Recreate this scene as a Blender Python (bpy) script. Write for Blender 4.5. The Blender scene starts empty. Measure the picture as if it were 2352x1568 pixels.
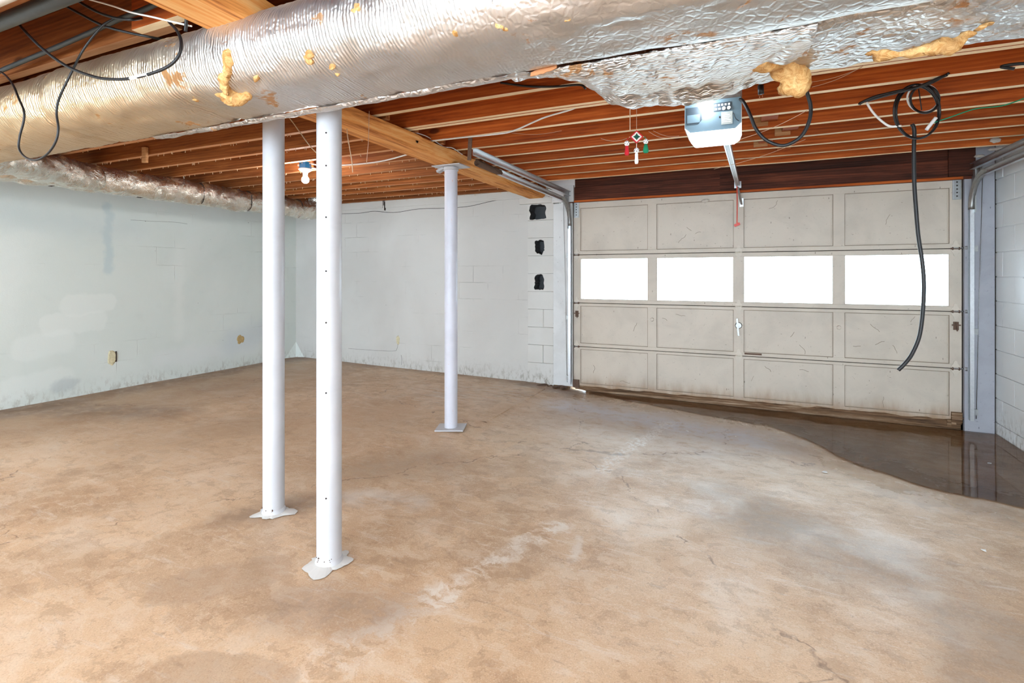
import bpy, bmesh, math, random
from mathutils import Vector, Matrix, noise
random.seed(7)
scene = bpy.context.scene
COL = scene.collection

# ------------------------------------------------------------------ camera, world, lights, exposure
F, YAW, HZ, ZC = 1185.0, math.radians(24.2), 632.0, 1.30
SN, CS = math.sin(YAW), math.cos(YAW)
cam_d = bpy.data.cameras.new('camera'); cam = bpy.data.objects.new('camera', cam_d); COL.objects.link(cam)
cam.location = (0, 0, ZC); cam.rotation_euler = (math.pi/2, 0, YAW)
cam_d.sensor_width = 36; cam_d.lens = F/2352*36; cam_d.shift_y = -(784-HZ)/2352
cam_d.clip_start = 0.02; scene.camera = cam

w = bpy.data.worlds.new('world'); scene.world = w; w.use_nodes = True
bg = w.node_tree.nodes['Background']; bg.inputs[0].default_value = (0.70, 0.86, 1.0, 1); bg.inputs[1].default_value = 9.5

def area(name, loc, rot, sx, sy, power, col):
    l = bpy.data.lights.new(name, 'AREA'); l.shape = 'RECTANGLE'; l.size = sx; l.size_y = sy; l.energy = power; l.color = col
    o = bpy.data.objects.new(name, l); COL.objects.link(o); o.location = loc; o.rotation_euler = rot; return o
# added fill light set in an unseen doorway behind the camera
area('rear_fill', (-1.5, -3.85, 1.15), (math.radians(90), 0, 0), 6.2, 1.9, 12, (.98, .98, 1.0))
# added fill lamps out of view near the camera, brightening the floor
for nm, x, y, p in (('shop_light_a', -4.3, .25, 20), ('shop_light_b', -.8, -.2, 11), ('shop_light_c', -2.6, -.6, 13), ('shop_light_d', 1.1, -.1, 19)):
    area(nm, (x, y, 2.24), (0, 0, 0), 1.2, .28, p, (1.0, .965, .92))
scene.view_settings.view_transform = 'Standard'; scene.view_settings.look = 'None'
scene.view_settings.exposure = 0.93; scene.view_settings.gamma = 1.0; scene.view_settings.use_curve_mapping = False

def at(x, y, Y):                       # a photo point at room depth Y
    u, v = (x-1176)/F, (HZ-y)/F
    rx, ry = u*CS-SN, u*SN+CS
    t = Y/ry
    return Vector((rx*t, Y, ZC+v*t))

# ------------------------------------------------------------------ node helpers
class NT:
    def __init__(s, name):
        s.m = bpy.data.materials.new(name); s.m.use_nodes = True; s.t = s.m.node_tree; s.n = s.t.nodes
        s.b = s.n['Principled BSDF']; s.out = s.n['Material Output']
        s.tc = s.n.new('ShaderNodeTexCoord')
    def k(s, a, b): s.t.links.new(a, b)
    def put(s, sock, v):
        if isinstance(v, bpy.types.NodeSocket): s.k(v, sock)
        elif isinstance(v, tuple) and len(v) == 3 and sock.type == 'RGBA': sock.default_value = (*v, 1)
        else: sock.default_value = v
    def mp(s, scale=(1, 1, 1), coord='Object', rot=(0, 0, 0), vec=None):
        n = s.n.new('ShaderNodeMapping'); s.k(vec if vec else s.tc.outputs[coord], n.inputs[0])
        n.inputs['Scale'].default_value = scale; n.inputs['Rotation'].default_value = rot; return n.outputs[0]
    def noise(s, vec, scale, detail=6, rough=.6, dist=0, out=0):
        n = s.n.new('ShaderNodeTexNoise'); s.k(vec, n.inputs['Vector']); n.inputs['Scale'].default_value = scale
        n.inputs['Detail'].default_value = min(detail, 4.5); n.inputs['Roughness'].default_value = rough; n.inputs['Distortion'].default_value = dist
        return n.outputs[out]
    def voro(s, vec, scale, feature='F1', out='Distance'):
        n = s.n.new('ShaderNodeTexVoronoi'); n.feature = feature; s.k(vec, n.inputs['Vector']); n.inputs['Scale'].default_value = scale
        return n.outputs[out]
    def wave(s, vec, scale, dist=2, detail=3, direction='X', dscale=1.0):
        n = s.n.new('ShaderNodeTexWave'); n.bands_direction = direction; s.k(vec, n.inputs['Vector'])
        n.inputs['Scale'].default_value = scale; n.inputs['Distortion'].default_value = dist; n.inputs['Detail'].default_value = detail
        n.inputs['Detail Scale'].default_value = dscale; return n.outputs['Fac']
    def ramp(s, fac, stops, interp='LINEAR'):
        n = s.n.new('ShaderNodeValToRGB'); n.color_ramp.interpolation = interp; e = n.color_ramp.elements
        while len(e) < len(stops): e.new(1)
        for i, (p, c) in enumerate(stops):
            e[i].position = p; e[i].color = (c, c, c, 1) if isinstance(c, (int, float)) else (*c, 1)
        s.k(fac, n.inputs[0]); return n.outputs[0]
    def mix(s, fac, a, b, mode='MIX'):
        n = s.n.new('ShaderNodeMix'); n.data_type = 'RGBA'; n.blend_type = mode
        s.put(n.inputs['Factor'], fac); s.put(n.inputs['A'], a) if False else None
        s.put([i for i in n.inputs if i.name == 'A' and i.type == 'RGBA'][0], a)
        s.put([i for i in n.inputs if i.name == 'B' and i.type == 'RGBA'][0], b)
        return [o for o in n.outputs if o.type == 'RGBA'][0]
    def math(s, op, a, b=0.0, clamp=False):
        n = s.n.new('ShaderNodeMath'); n.operation = op; n.use_clamp = clamp
        s.put(n.inputs[0], a); s.put(n.inputs[1], b); return n.outputs[0]
    def vmath(s, op, a, b=None, out=0):
        n = s.n.new('ShaderNodeVectorMath'); n.operation = op; s.put(n.inputs[0], a)
        if b is not None: s.put(n.inputs[1], b)
        return n.outputs[out]
    def sep(s, vec):
        n = s.n.new('ShaderNodeSeparateXYZ'); s.k(vec, n.inputs[0]); return n.outputs
    def rng(s, v, a, b, c=0., d=1., smooth=True):
        n = s.n.new('ShaderNodeMapRange'); n.interpolation_type = 'SMOOTHSTEP' if smooth else 'LINEAR'
        s.put(n.inputs[0], v); n.inputs[1].default_value = a; n.inputs[2].default_value = b
        n.inputs[3].default_value = c; n.inputs[4].default_value = d; return n.outputs[0]
    def bump(s, h, strength=.3, dist=.01, prev=None):
        n = s.n.new('ShaderNodeBump'); n.inputs['Strength'].default_value = strength; n.inputs['Distance'].default_value = dist
        s.k(h, n.inputs['Height'])
        if prev: s.k(prev, n.inputs['Normal'])
        s.k(n.outputs[0], s.b.inputs['Normal']); return n.outputs[0]
    def set(s, **kw):
        nm = dict(color='Base Color', rough='Roughness', metal='Metallic', spec='Specular IOR Level', em='Emission Color', es='Emission Strength')
        for a, v in kw.items(): s.put(s.b.inputs[nm[a]], v)
        return s.m

def capsule_mask(t, pos, a, b, r, soft):
    """1 inside a stroke from a to b on the floor, fading over soft metres"""
    a = Vector((*a, 0)); b = Vector((*b, 0)); ba = b-a
    pa = t.vmath('SUBTRACT', pos, tuple(a))
    if ba.length > 1e-6:
        d = t.vmath('DOT_PRODUCT', pa, tuple(ba), out='Value')
        h = t.math('MULTIPLY', d, 1/ba.length_squared, True)
        sc = t.n.new('ShaderNodeVectorMath'); sc.operation = 'SCALE'; sc.inputs[0].default_value = tuple(ba); t.k(h, sc.inputs['Scale'])
        pa = t.vmath('SUBTRACT', pa, sc.outputs[0])
    ln = t.vmath('LENGTH', pa, out='Value')
    return t.rng(ln, r-soft/2, r+soft/2, 1, 0)

MAT = {}
def plain(name, col, rough=.5, metal=0., var=.0, scale=30, bump=0.):
    t = NT(name); c = col
    if var:
        n = t.noise(t.mp(), scale, 5)
        c = t.mix(n, tuple(max(0, x*(1-var)) for x in col), tuple(min(1, x*(1+var)) for x in col))
        if bump: t.bump(n, bump, .004)
    MAT[name] = t.set(color=c, rough=rough, metal=metal); return MAT[name]

plain('steel', (.62, .63, .64), .34, 1., .18, 60)
plain('dull_steel', (.36, .36, .35), .45, .9, .3, 40)
plain('rust_steel', (.13, .075, .05), .7, .4, .5, 60, .3)
plain('black_rubber', (.008, .008, .009), .5, 0, .3, 80)
plain('pvc_dark', (.03, .035, .036), .5, 0, .5, 20)
plain('white_vinyl', (.75, .74, .70), .45, 0, .08, 40)
plain('twine', (.62, .46, .30), .8, 0, .2, 90)
plain('copper', (.55, .25, .10), .4, 1., .2, 90)
plain('blue_plastic', (.015, .22, .55), .4, 0, .1, 40)
plain('white_porcelain', (.82, .82, .80), .25, 0, .04, 30)
plain('opener_blue', (.115, .175, .215), .42, 0, .12, 20)
plain('opener_dark', (.03, .045, .06), .5, 0, .1, 20)
plain('opener_label', (.36, .38, .36), .5, 0, .1, 60)
plain('white_print', (.75, .77, .78), .5, 0, .03, 60)
plain('red_plastic', (.60, .035, .012), .4, 0, .1, 50)
plain('red_yarn', (.55, .01, .02), .85, 0, .3, 300, .4)
plain('green_yarn', (.005, .22, .10), .85, 0, .3, 300, .4)
plain('dark_green_yarn', (.003, .07, .045), .85, 0, .3, 300, .4)
plain('white_yarn', (.80, .77, .70), .85, 0, .12, 300, .4)
plain('ball_white', (.85, .85, .82), .4, 0, .03, 50)
plain('ball_black', (.01, .01, .01), .4, 0, .1, 50)
plain('cavity', (.05, .052, .055), .9, 0, .4, 14, .4)
plain('paint_flake', (.60, .60, .58), .6, 0, .05, 50)
plain('cobweb', (.55, .36, .24), .9, 0, .1, 50)
plain('driveway', (.62, .62, .60), .8, 0, .12, 3)
plain('groove_dirt', (.22, .17, .12), .9, 0, .5, 9)
plain('nest_mud', (.55, .49, .42), .9, 0, .25, 60, .5)
plain('dark_gap', (.02, .012, .008), .9, 0, .3, 20)

def emitter(name, col, s):
    t = NT(name); MAT[name] = t.set(color=(.9, .9, .9), em=col, es=s, rough=.3)
emitter('bulb_daylight', (.86, .94, 1.0), 24)
emitter('bulb_ceiling', (1.0, .97, .93), 350)

# lens of the opener: white plastic, lamp glow put in as its own emission
t = NT('opener_lens'); MAT['opener_lens'] = t.set(color=(.90, .90, .86), rough=.35, em=(1, .99, .95), es=.9)

def wood(name, c0, c1, c2, axis='X', rough=.75, knots=True, bumpd=.003):
    t = NT(name)
    sc = {'X': (.55, 9, 9), 'Y': (9, .55, 9), 'Z': (9, 9, .55)}[axis]
    oi = t.n.new('ShaderNodeObjectInfo')
    off = t.vmath('MULTIPLY_ADD', oi.outputs['Location'], (0, 0, 0))
    rv = t.n.new('ShaderNodeCombineXYZ'); r10 = t.math('MULTIPLY', oi.outputs['Random'], 17.)
    for i in range(3): t.k(r10, rv.inputs[i])
    p = t.vmath('ADD', t.tc.outputs['Object'], rv.outputs[0])
    v = t.mp(sc, vec=p)
    g = t.noise(v, 2.2, 8, .62, .9)
    fine = t.noise(v, 14, 5, .7, .2)
    ring = t.wave(v, 1.5, 5.5, 3, {'X': 'Z', 'Y': 'X', 'Z': 'X'}[axis], 1.2)
    f = t.math('ADD', t.math('MULTIPLY', g, .68), t.math('ADD', t.math('MULTIPLY', ring, .07), t.math('MULTIPLY', fine, .25)))
    c = t.ramp(f, [(.34, c0), (.50, c1), (.68, c2)])
    val = t.rng(oi.outputs['Random'], 0, 1, .75, 1.22, False)
    vv = t.n.new('ShaderNodeCombineXYZ')
    for i in range(3): t.k(val, vv.inputs[i])
    c = t.mix(1.0, c, vv.outputs[0], 'MULTIPLY')
    if knots:
        kn = t.voro(t.mp((1.1, 1.1, 2.4) if axis == 'X' else (2.4, 1.1, 1.1), vec=p), 1.6)
        c = t.mix(t.rng(kn, .05, .11, .85, 0), c, tuple(x*.35 for x in c0))
    t.bump(f, .5, bumpd)
    MAT[name] = t.set(color=c, rough=rough, spec=.25)
wood('joist_wood', (.19, .034, .006), (.36, .072, .010), (.54, .135, .022))
wood('joist_edge', (.70, .50, .28), (.82, .63, .40), (.88, .72, .50), knots=False)
wood('joist_edge_old', (.42, .17, .065), (.58, .27, .12), (.70, .38, .20), knots=False)
wood('joist_wood_left', (.15, .040, .009), (.27, .080, .018), (.42, .15, .042))
wood('beam_wood', (.34, .095, .02), (.80, .34, .085), (.90, .56, .24), axis='Y', bumpd=.006)
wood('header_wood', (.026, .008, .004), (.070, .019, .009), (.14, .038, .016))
wood('blond_wood', (.30, .13, .05), (.48, .24, .10), (.62, .36, .18))
wood('rotten_wood', (.035, .018, .009), (.16, .085, .04), (.42, .31, .21), bumpd=.008)

def paint_wall(name, base, tint, axis, joints=True, stain=.3, jstr=.18):
    t = NT(name); g = t.tc.outputs['Object']
    big = t.noise(t.mp((1, 1, 1)), .8, 4, .55, .4); mid = t.noise(t.mp((1, 1, 1)), 5, 6, .65); fine = t.noise(t.mp((1, 1, 1)), 95, 3, .6)
    rough_n = t.noise(t.mp((1, 1, .45)), 26, 5, .7)
    c = t.mix(t.rng(big, .35, .68), base, tint)
    c = t.mix(t.math('MULTIPLY', t.rng(mid, .55, .75), .10), c, tuple(x*.72 for x in base))
    # small chips and pits where the paint has come away
    spots = t.voro(t.mp((1, 1, 1)), 7.5)
    pit = t.math('MULTIPLY', t.rng(spots, .02, .045, 1, 0), t.rng(t.noise(t.mp(), 2.2, 2), .52, .6))
    c = t.mix(pit, c, (.14, .13, .12))
    s = t.sep(g)
    if name == 'paint_wall_left':   # touched-up squares of newer paint, blue-grey marks and a darker band high up
        cb = t.n.new('ShaderNodeCombineXYZ'); t.k(s[1], cb.inputs[0]); t.k(s[2], cb.inputs[1])
        wq = t.vmath('MULTIPLY_ADD', t.vmath('SUBTRACT', t.noise(t.mp(), 5, 5, .6, 0, 1), (.5, .5, .5)), (.16, .16, 0))
        q = t.vmath('ADD', cb.outputs[0], wq)
        for A, B, r, so, col, am in (((2.85, 1.02), (3.15, 1.02), .10, .03, (.72, .75, .71), .4), ((2.70, .82), (3.05, .84), .11, .03, (.72, .75, .71), .4), ((2.5, .64), (2.75, .66), .12, .06, (.71, .745, .71), .4),
                                    ((2.3, .25), (2.75, .32), .10, .05, (.71, .745, .71), .4), ((3.7, .35), (4.9, .35), .10, .15, (.68, .71, .70), .6), ((3.17, 1.35), (3.16, 2.0), .035, .05, (.42, .52, .54), .6),
                                    ((2.75, .22), (2.83, .24), .06, .06, (.45, .50, .50), .7), ((2.2, 1.85), (3.4, 1.80), .10, .3, (.50, .56, .56), .45), ((4.6, .45), (5.0, .55), .15, .25, (.52, .57, .61), .5), ((3.9, 1.6), (3.9, .6), .05, .1, (.70, .73, .69), .5)):
            c = t.mix(t.math('MULTIPLY', capsule_mask(t, q, A, B, r, so), am), c, col)
    # scuffed, dirty band by the slab
    low = t.rng(t.math('ADD', s[2], t.math('MULTIPLY', mid, .35)), .18, .46, 1, 0)
    c = t.mix(t.math('MULTIPLY', low, t.math('MULTIPLY', t.rng(rough_n, .46, .62), stain*2.4)), c, (.30, .27, .23))
    h = t.math('ADD', t.math('MULTIPLY', rough_n, .6), t.math('MULTIPLY', fine, .35))
    nb = t.bump(h, .35, .004)
    if joints:
        n = t.n.new('ShaderNodeTexBrick')
        n.inputs['Scale'].default_value = 1; n.inputs['Brick Width'].default_value = .406; n.inputs['Row Height'].default_value = .203
        n.inputs['Mortar Size'].default_value = .006; n.inputs['Mortar Smooth'].default_value = .8
        cb = t.n.new('ShaderNodeCombineXYZ'); t.k(s[0 if axis == 'X' else 1], cb.inputs[0]); t.k(s[2], cb.inputs[1])
        wv = t.vmath('MULTIPLY_ADD', t.noise(t.mp(), 9, 3, .6, 0, 1), (.012, .012, 0)); 
        t.k(t.vmath('ADD', cb.outputs[0], wv), n.inputs['Vector'])
        gate = t.math('MULTIPLY', n.outputs['Fac'], t.rng(t.noise(t.mp(), 1.7, 4), .50, .68))
        t.bump(t.math('MULTIPLY', gate, -1.), .5, .006, nb)
        c = t.mix(t.math('MULTIPLY', gate, jstr), c, (.22, .20, .18))
    MAT[name] = t.set(color=c, rough=.62, spec=.3)
paint_wall('paint_wall_left', (.60, .645, .605), (.66, .70, .665), 'Y', True, .3, .10)
paint_wall('paint_wall_front', (.51, .495, .465), (.57, .56, .53), 'X', True, .35, .34)
paint_wall('paint_block', (.74, .76, .76), (.80, .815, .82), 'Y', False, .2)
paint_wall('paint_block_rough', (.54, .525, .49), (.60, .59, .56), 'X', False, .5)

def painted(name, base, dirt, bias=.62, rough=.5, scr=True, stainz=None):
    t = NT(name)
    n1 = t.noise(t.mp(), 3, 6, .6, .5); n2 = t.noise(t.mp((1, 1, 1)), 45, 5, .75, .3)
    c = t.mix(t.rng(n1, .4, .7), base, tuple(x*.88 for x in base))
    if scr:   # scattered scratches and knocks down to the grey
        sv = t.voro(t.mp((2.6, 2.6, .9), rot=(0, .5, .3)), 6.0)
        sv2 = t.voro(t.mp((.9, 1.5, 3.4), rot=(0, -.3, 0)), 8.0)
        m = t.math('MAXIMUM', t.rng(sv, .03, .075, 1, 0), t.rng(sv2, .03, .07, 1, 0))
        m = t.math('MULTIPLY', m, t.rng(n2, .38, .48))
        c = t.mix(t.math('MULTIPLY', m, .85), c, dirt)
        c = t.mix(t.math('MULTIPLY', t.rng(n2, .60, .74), .45), c, dirt)
    if stainz:   # splash-back of rusty water soaked into the foot of the door
        s = t.sep(t.tc.outputs['Object'])
        zz = t.math('SUBTRACT', s[2], t.math('MULTIPLY', t.noise(t.mp((2.5, 1, .6)), 3, 5, .7), .22))
        c = t.mix(t.rng(zz, stainz[0]-.11, stainz[1]-.06, .85, 0), c, (.26, .13, .05))
    t.bump(n2, .18, .003)
    MAT[name] = t.set(color=c, rough=rough, spec=.35)
painted('door_paint', (.55, .475, .39), (.16, .12, .09), stainz=(-.02, .16))
painted('hinge_paint', (.60, .53, .44), (.2, .15, .11))
painted('column_paint', (.50, .50, .52), (.45, .44, .45), scr=False, rough=.38)
painted('column_paint_worn', (.58, .58, .64), (.60, .40, .33), scr=True, rough=.42)
painted('jamb_paint', (.64, .64, .63), (.25, .22, .2))
painted('post_paint', (.36, .36, .39), (.12, .12, .14))

def foil(name, mode):
    t = NT(name); g = t.tc.outputs['Object']
    blot = t.noise(t.mp(), 1.3, 5, .6, .6)
    c = t.mix(t.rng(blot, .35, .7), (.58, .57, .55), (.70, .69, .68))
    dirt = t.noise(t.mp(), 7, 8, .75, .4)
    tan = t.noise(t.mp((.8, 1, 1)), 2.3, 6, .7)
    c = t.mix(t.math('MULTIPLY', t.rng(tan, .52, .72), .10 if mode == 'crinkle' else .36), c, (.50, .34, .18))
    if mode == 'rib':   # foil yellowed with age towards the left end
        c = t.mix(t.rng(t.math('ADD', t.sep(g)[0], t.math('MULTIPLY', blot, .8)), -2.1, -1.0, .8, 0), c, (.66, .49, .27))
    spec = t.math('MULTIPLY', t.rng(dirt, .56, .61), t.rng(t.noise(t.mp(), 3.4, 3), .55, .60))
    c = t.mix(t.math('MULTIPLY', spec, .2 if mode == 'crinkle' else .85), c, (.50, .26, .09))
    if mode == 'crinkle': c = t.mix(.6, c, (.94, .89, .76))
    pos = t.vmath('ADD', g, t.vmath('MULTIPLY_ADD', t.noise(t.mp(), 6, 4, .6, 0, 1), (.05, .05, .05)))
    rib = t.wave(t.mp((1, .05, .05), vec=pos), 24, 1.6, 3, 'X', 2.)
    cre = t.noise(t.mp((1, 1, 1)), 22, 6, .7, 1.2)
    cell = t.voro(t.mp((1, 1, 1), vec=pos), 34, 'DISTANCE_TO_EDGE')
    big = t.noise(t.mp((1.2, 1, 1)), 5, 4, .6, .8)
    if mode == 'rib':
        s = t.sep(g); lf = t.rng(s[0], -1.5, -.35, 1, 0)
        h = t.math('ADD', t.math('MULTIPLY', rib, t.math('MULTIPLY_ADD' if False else 'MULTIPLY', lf, 1.3)),
                   t.math('ADD', t.math('MULTIPLY', t.rng(cell, 0, .25, 0, 1), .22), t.math('ADD', t.math('MULTIPLY', cre, .32), t.math('MULTIPLY', big, .6))))
        t.bump(h, .42, .010)
    elif mode == 'sag':
        cell2 = t.voro(t.mp((.6, 1.4, 1), vec=pos), 44, 'DISTANCE_TO_EDGE')
        h = t.math('ADD', t.math('MULTIPLY', t.rng(cell2, 0, .3, 0, 1), .7), t.math('ADD', t.math('MULTIPLY', cre, .7), big))
        t.bump(h, .75, .014)
    elif mode == 'beaten':
        h = t.math('ADD', t.math('MULTIPLY', t.rng(cell, 0, .3, 0, 1), .5), t.math('ADD', t.math('MULTIPLY', cre, .8), t.math('MULTIPLY', big, 1.5)))
        t.bump(h, .6, .013)
    else:
        r = t.noise(t.mp((1, 1, 1)), 9, 5, .65, 2.2)
        t.bump(t.math('ADD', t.math('MULTIPLY', t.math('ABSOLUTE', t.math('SUBTRACT', r, .5)), 2.), t.math('MULTIPLY', big, .7)), .55, .02)
    t.b.inputs['Metallic'].default_value = .92
    MAT[name] = t.set(color=c, rough=t.math('ADD', t.rng(dirt, .3, .8, *((.20, .34) if mode == 'crinkle' else (.36, .52))), t.math('MULTIPLY', spec, .35)))
for nm, md in (('foil_ribbed', 'rib'), ('foil_sag', 'sag'), ('foil_beaten', 'beaten'), ('foil_crinkled', 'crinkle')): foil(nm, md)

t = NT('fiberglass'); n = t.noise(t.mp(), 28, 8, .75, 1.); n2 = t.noise(t.mp(), 6, 4)
c = t.mix(t.rng(n, .3, .7), (.48, .22, .06), (.80, .53, .24)); c = t.mix(t.rng(n2, .48, .68, 0, .75), c, (.30, .13, .04))
t.bump(n, .9, .012); MAT['fiberglass'] = t.set(color=c, rough=.95, spec=.1)
plain('torn_paper', (.52, .22, .09), .8, 0, .25, 30, .3)

# stained and scuffed slab
def floor_mat():
    t = NT('concrete_floor'); g = t.tc.outputs['Object']
    wob = t.vmath('MULTIPLY_ADD', t.vmath('SUBTRACT', t.noise(t.mp(), 3.2, 6, .65, 0, 1), (.5, .5, .5)), (.42, .42, 0))
    p2 = t.vmath('MULTIPLY', t.vmath('ADD', g, wob), (1, 1, 0))
    wobs = t.vmath('MULTIPLY_ADD', t.vmath('SUBTRACT', t.noise(t.mp(), 9, 6, .7, 0, 1), (.5, .5, .5)), (.16, .16, 0))
    p1 = t.vmath('MULTIPLY', t.vmath('ADD', g, wobs), (1, 1, 0))
    a = t.noise(t.mp(vec=p2), .75, 7, .6, .4); b = t.noise(t.mp((1, 1, 1)), 2.6, 8, .68, .7); fine = t.noise(t.mp(), 38, 6, .75); grit = t.noise(t.mp(), 170, 3, .7)
    dragv = t.mp((1.0, 5.5, 1), rot=(0, 0, .5)); drag = t.noise(dragv, 4, 7, .75, .3)
    c = t.ramp(a, [(.28, (.42, .272, .158)), (.45, (.55, .37, .225)), (.58, (.63, .45, .29)), (.75, (.67, .515, .37))])
    c = t.mix(t.math('MULTIPLY', t.rng(b, .50, .72), .55), c, (.45, .29, .175))
    c = t.mix(t.math('MULTIPLY', t.rng(b, .48, .30), .40), c, (.70, .58, .45))
    # islands of old sealer with hard ragged rims
    isl = t.noise(t.mp(vec=p1), 1.15, 5, .6)
    c = t.mix(t.math('MULTIPLY', t.rng(isl, .545, .556), .32), c, (.36, .24, .15))
    c = t.mix(t.math('MULTIPLY', t.rng(drag, .56, .70), .5), c, (.66, .58, .50))
    c = t.mix(t.math('MULTIPLY', t.rng(drag, .42, .26), .5), c, (.25, .165, .11))
    c = t.mix(t.math('MULTIPLY', t.rng(fine, .56, .76), .5), c, (.66, .56, .45))
    c = t.mix(t.math('MULTIPLY', t.rng(fine, .44, .24), .6), c, (.27, .18, .12))
    c = t.mix(t.math('MULTIPLY', t.rng(grit, .53, .68), .40), c, (.80, .68, .52))
    c = t.mix(t.math('MULTIPLY', t.rng(grit, .45, .30), .45), c, (.25, .16, .10))
    mid = t.noise(t.mp((1, 1.6, 1), rot=(0, 0, .5), vec=p1), 7.5, 8, .72, .5)
    c = t.mix(t.math('MULTIPLY', t.rng(mid, .53, .58), .30), c, (.72, .60, .46))
    c = t.mix(t.math('MULTIPLY', t.rng(mid, .45, .40), .32), c, (.30, .19, .11))
    def stroke(A, B, r, soft, col, amt, pos=p1, brk=None):
        nonlocal c
        m = capsule_mask(t, pos, A, B, r, soft)
        m = t.math('MULTIPLY', m, t.rng(brk, .42, .62) if brk is not None else t.rng(mid, .30, .56, .25, 1.))
        c = t.mix(t.math('MULTIPLY', m, amt), c, col)
        return m
    dk = (.17, .10, .06); pale = (.72, .66, .58); grey = (.58, .56, .54)
    # dark brown margin along the left and front walls, browner floor at left
    stroke((-6.1, -1), (-6.1, 5.7), .42, .5, dk, .9, p2)
    stroke((-5.6, 1.2), (-5.2, 4.6), .7, 1.2, (.34, .21, .115), .55, p2)
    stroke((-3.9, 2.6), (-3.0, 3.6), .5, .9, (.40, .26, .15), .45, p2)
    stroke((-6.0, 2.4), (-4.7, 2.9), .22, .4, dk, .55, p2)
    stroke((-6.1, 5.75), (-2.0, 5.75), .22, .3, dk, .6, p2)
    stroke((-2.3, 5.5), (-1.7, 5.5), .16, .25, (.12, .07, .045), .7, p2)
    # worn light slab beside the joint, daylight sheen by the door painted in as grey and blue
    stroke((-2.8, 4.7), (-2.35, 5.1), .42, .45, (.66, .60, .53), .55, p2, drag)
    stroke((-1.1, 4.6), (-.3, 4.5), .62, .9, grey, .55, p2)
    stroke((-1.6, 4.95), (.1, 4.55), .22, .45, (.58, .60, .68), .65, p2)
    # long pale trails left by tyres and paint
    stroke((-1.22, 1.28), (-1.09, 1.71), .085, .10, pale, .62, p1, mid)
    stroke((-1.09, 1.71), (-.86, 2.46), .06, .07, pale, .75, p1, mid)
    stroke((-.62, 4.72), (-.75, 4.0), .06, .08, (.80, .78, .74), .7, p1, fine)
    stroke((-.76, 4.0), (-.87, 3.34), .05, .08, (.78, .75, .70), .6, p1, fine)
    stroke((-.69, 2.08), (-.72, 2.4), .022, .03, pale, .6, p1, b)
    stroke((-2.0, 2.30), (-1.7, 2.37), .11, .14, (.70, .66, .60), .5, p1, b)
    # dark oily patches
    stroke((-1.55, 1.45), (-1.25, 1.55), .13, .25, (.27, .185, .13), .65, p1)
    stroke((-2.4, 1.85), (-2.15, 2.2), .10, .2, (.22, .14, .09), .7, p1)
    stroke((-2.25, 2.6), (-1.9, 3.0), .22, .4, (.28, .19, .12), .55, p2)
    stroke((.10, 2.9), (.55, 2.75), .24, .4, (.27, .20, .15), .6, p2)
    stroke((-.15, 3.35), (.2, 3.0), .14, .3, (.30, .235, .18), .5, p2)
    stroke((.75, 1.9), (.80, 2.35), .20, .16, (.28, .205, .15), .6, p1)
    stroke((.58, 1.4), (.75, 1.55), .12, .12, (.28, .205, .15), .5, p1)
    stroke((-1.62, 1.02), (-1.36, 1.12), .12, .03, (.34, .235, .155), .5, p1)
    stroke((-2.05, 1.35), (-1.85, 1.55), .13, .04, (.36, .25, .17), .45, p1)
    stroke((-.95, .92), (-.75, .98), .05, .02, (.36, .25, .165), .5, p1)
    # crack lines
    ck = t.voro(t.mp(vec=p2), .42, 'DISTANCE_TO_EDGE')
    crack = t.math('MULTIPLY', t.rng(ck, .0, .004, 1, 0), t.rng(b, .45, .55))
    c = t.mix(t.math('MULTIPLY', crack, .65), c, (.15, .09, .06))
    # wet film around the standing water
    wet = capsule_mask(t, p1, (.45, 4.65), (1.0, 4.0), .34, .30)
    wet = t.math('MAXIMUM', wet, capsule_mask(t, p1, (1.0, 4.0), (2.0, 3.6), .34, .30))
    wet = t.math('MAXIMUM', wet, capsule_mask(t, p1, (-1.5, 5.35), (.35, 5.0), .22, .35))
    c = t.mix(t.math('MULTIPLY', wet, .35), c, (.30, .23, .17))
    r = t.math('ADD', t.rng(b, .3, .75, .36, .58), t.math('MULTIPLY', fine, .12))
    r = t.math('SUBTRACT', r, t.math('MULTIPLY', wet, .26))
    h = t.math('ADD', t.math('MULTIPLY', fine, .7), t.math('ADD', t.math('MULTIPLY', grit, .3), t.math('MULTIPLY', crack, -1.2)))
    t.bump(h, .22, .004)
    MAT['concrete_floor'] = t.set(color=c, rough=r, spec=.5)
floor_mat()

t = NT('puddle_water'); n = t.n
for o in list(t.b.outputs[0].links): t.t.links.remove(o)
gl = n.new('ShaderNodeBsdfGlossy'); gl.inputs['Roughness'].default_value = .045
tr = n.new('ShaderNodeBsdfTransparent'); tr.inputs[0].default_value = (.80, .71, .60, 1)
fr = n.new('ShaderNodeFresnel'); fr.inputs[0].default_value = 1.33
mx = n.new('ShaderNodeMixShader'); t.k(fr.outputs[0], mx.inputs[0]); t.k(tr.outputs[0], mx.inputs[1]); t.k(gl.outputs[0], mx.inputs[2]); t.k(mx.outputs[0], t.out.inputs[0])
MAT['puddle_water'] = t.m
t = NT('window_glass'); n = t.n
gl = n.new('ShaderNodeBsdfGlossy'); gl.inputs['Roughness'].default_value = .02
tr = n.new('ShaderNodeBsdfTransparent'); tr.inputs[0].default_value = (.95, .97, .97, 1)
fr = n.new('ShaderNodeFresnel'); fr.inputs[0].default_value = 1.45
mx = n.new('ShaderNodeMixShader'); t.k(fr.outputs[0], mx.inputs[0]); t.k(tr.outputs[0], mx.inputs[1]); t.k(gl.outputs[0], mx.inputs[2]); t.k(mx.outputs[0], t.out.inputs[0])
MAT['window_glass'] = t.m

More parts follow.
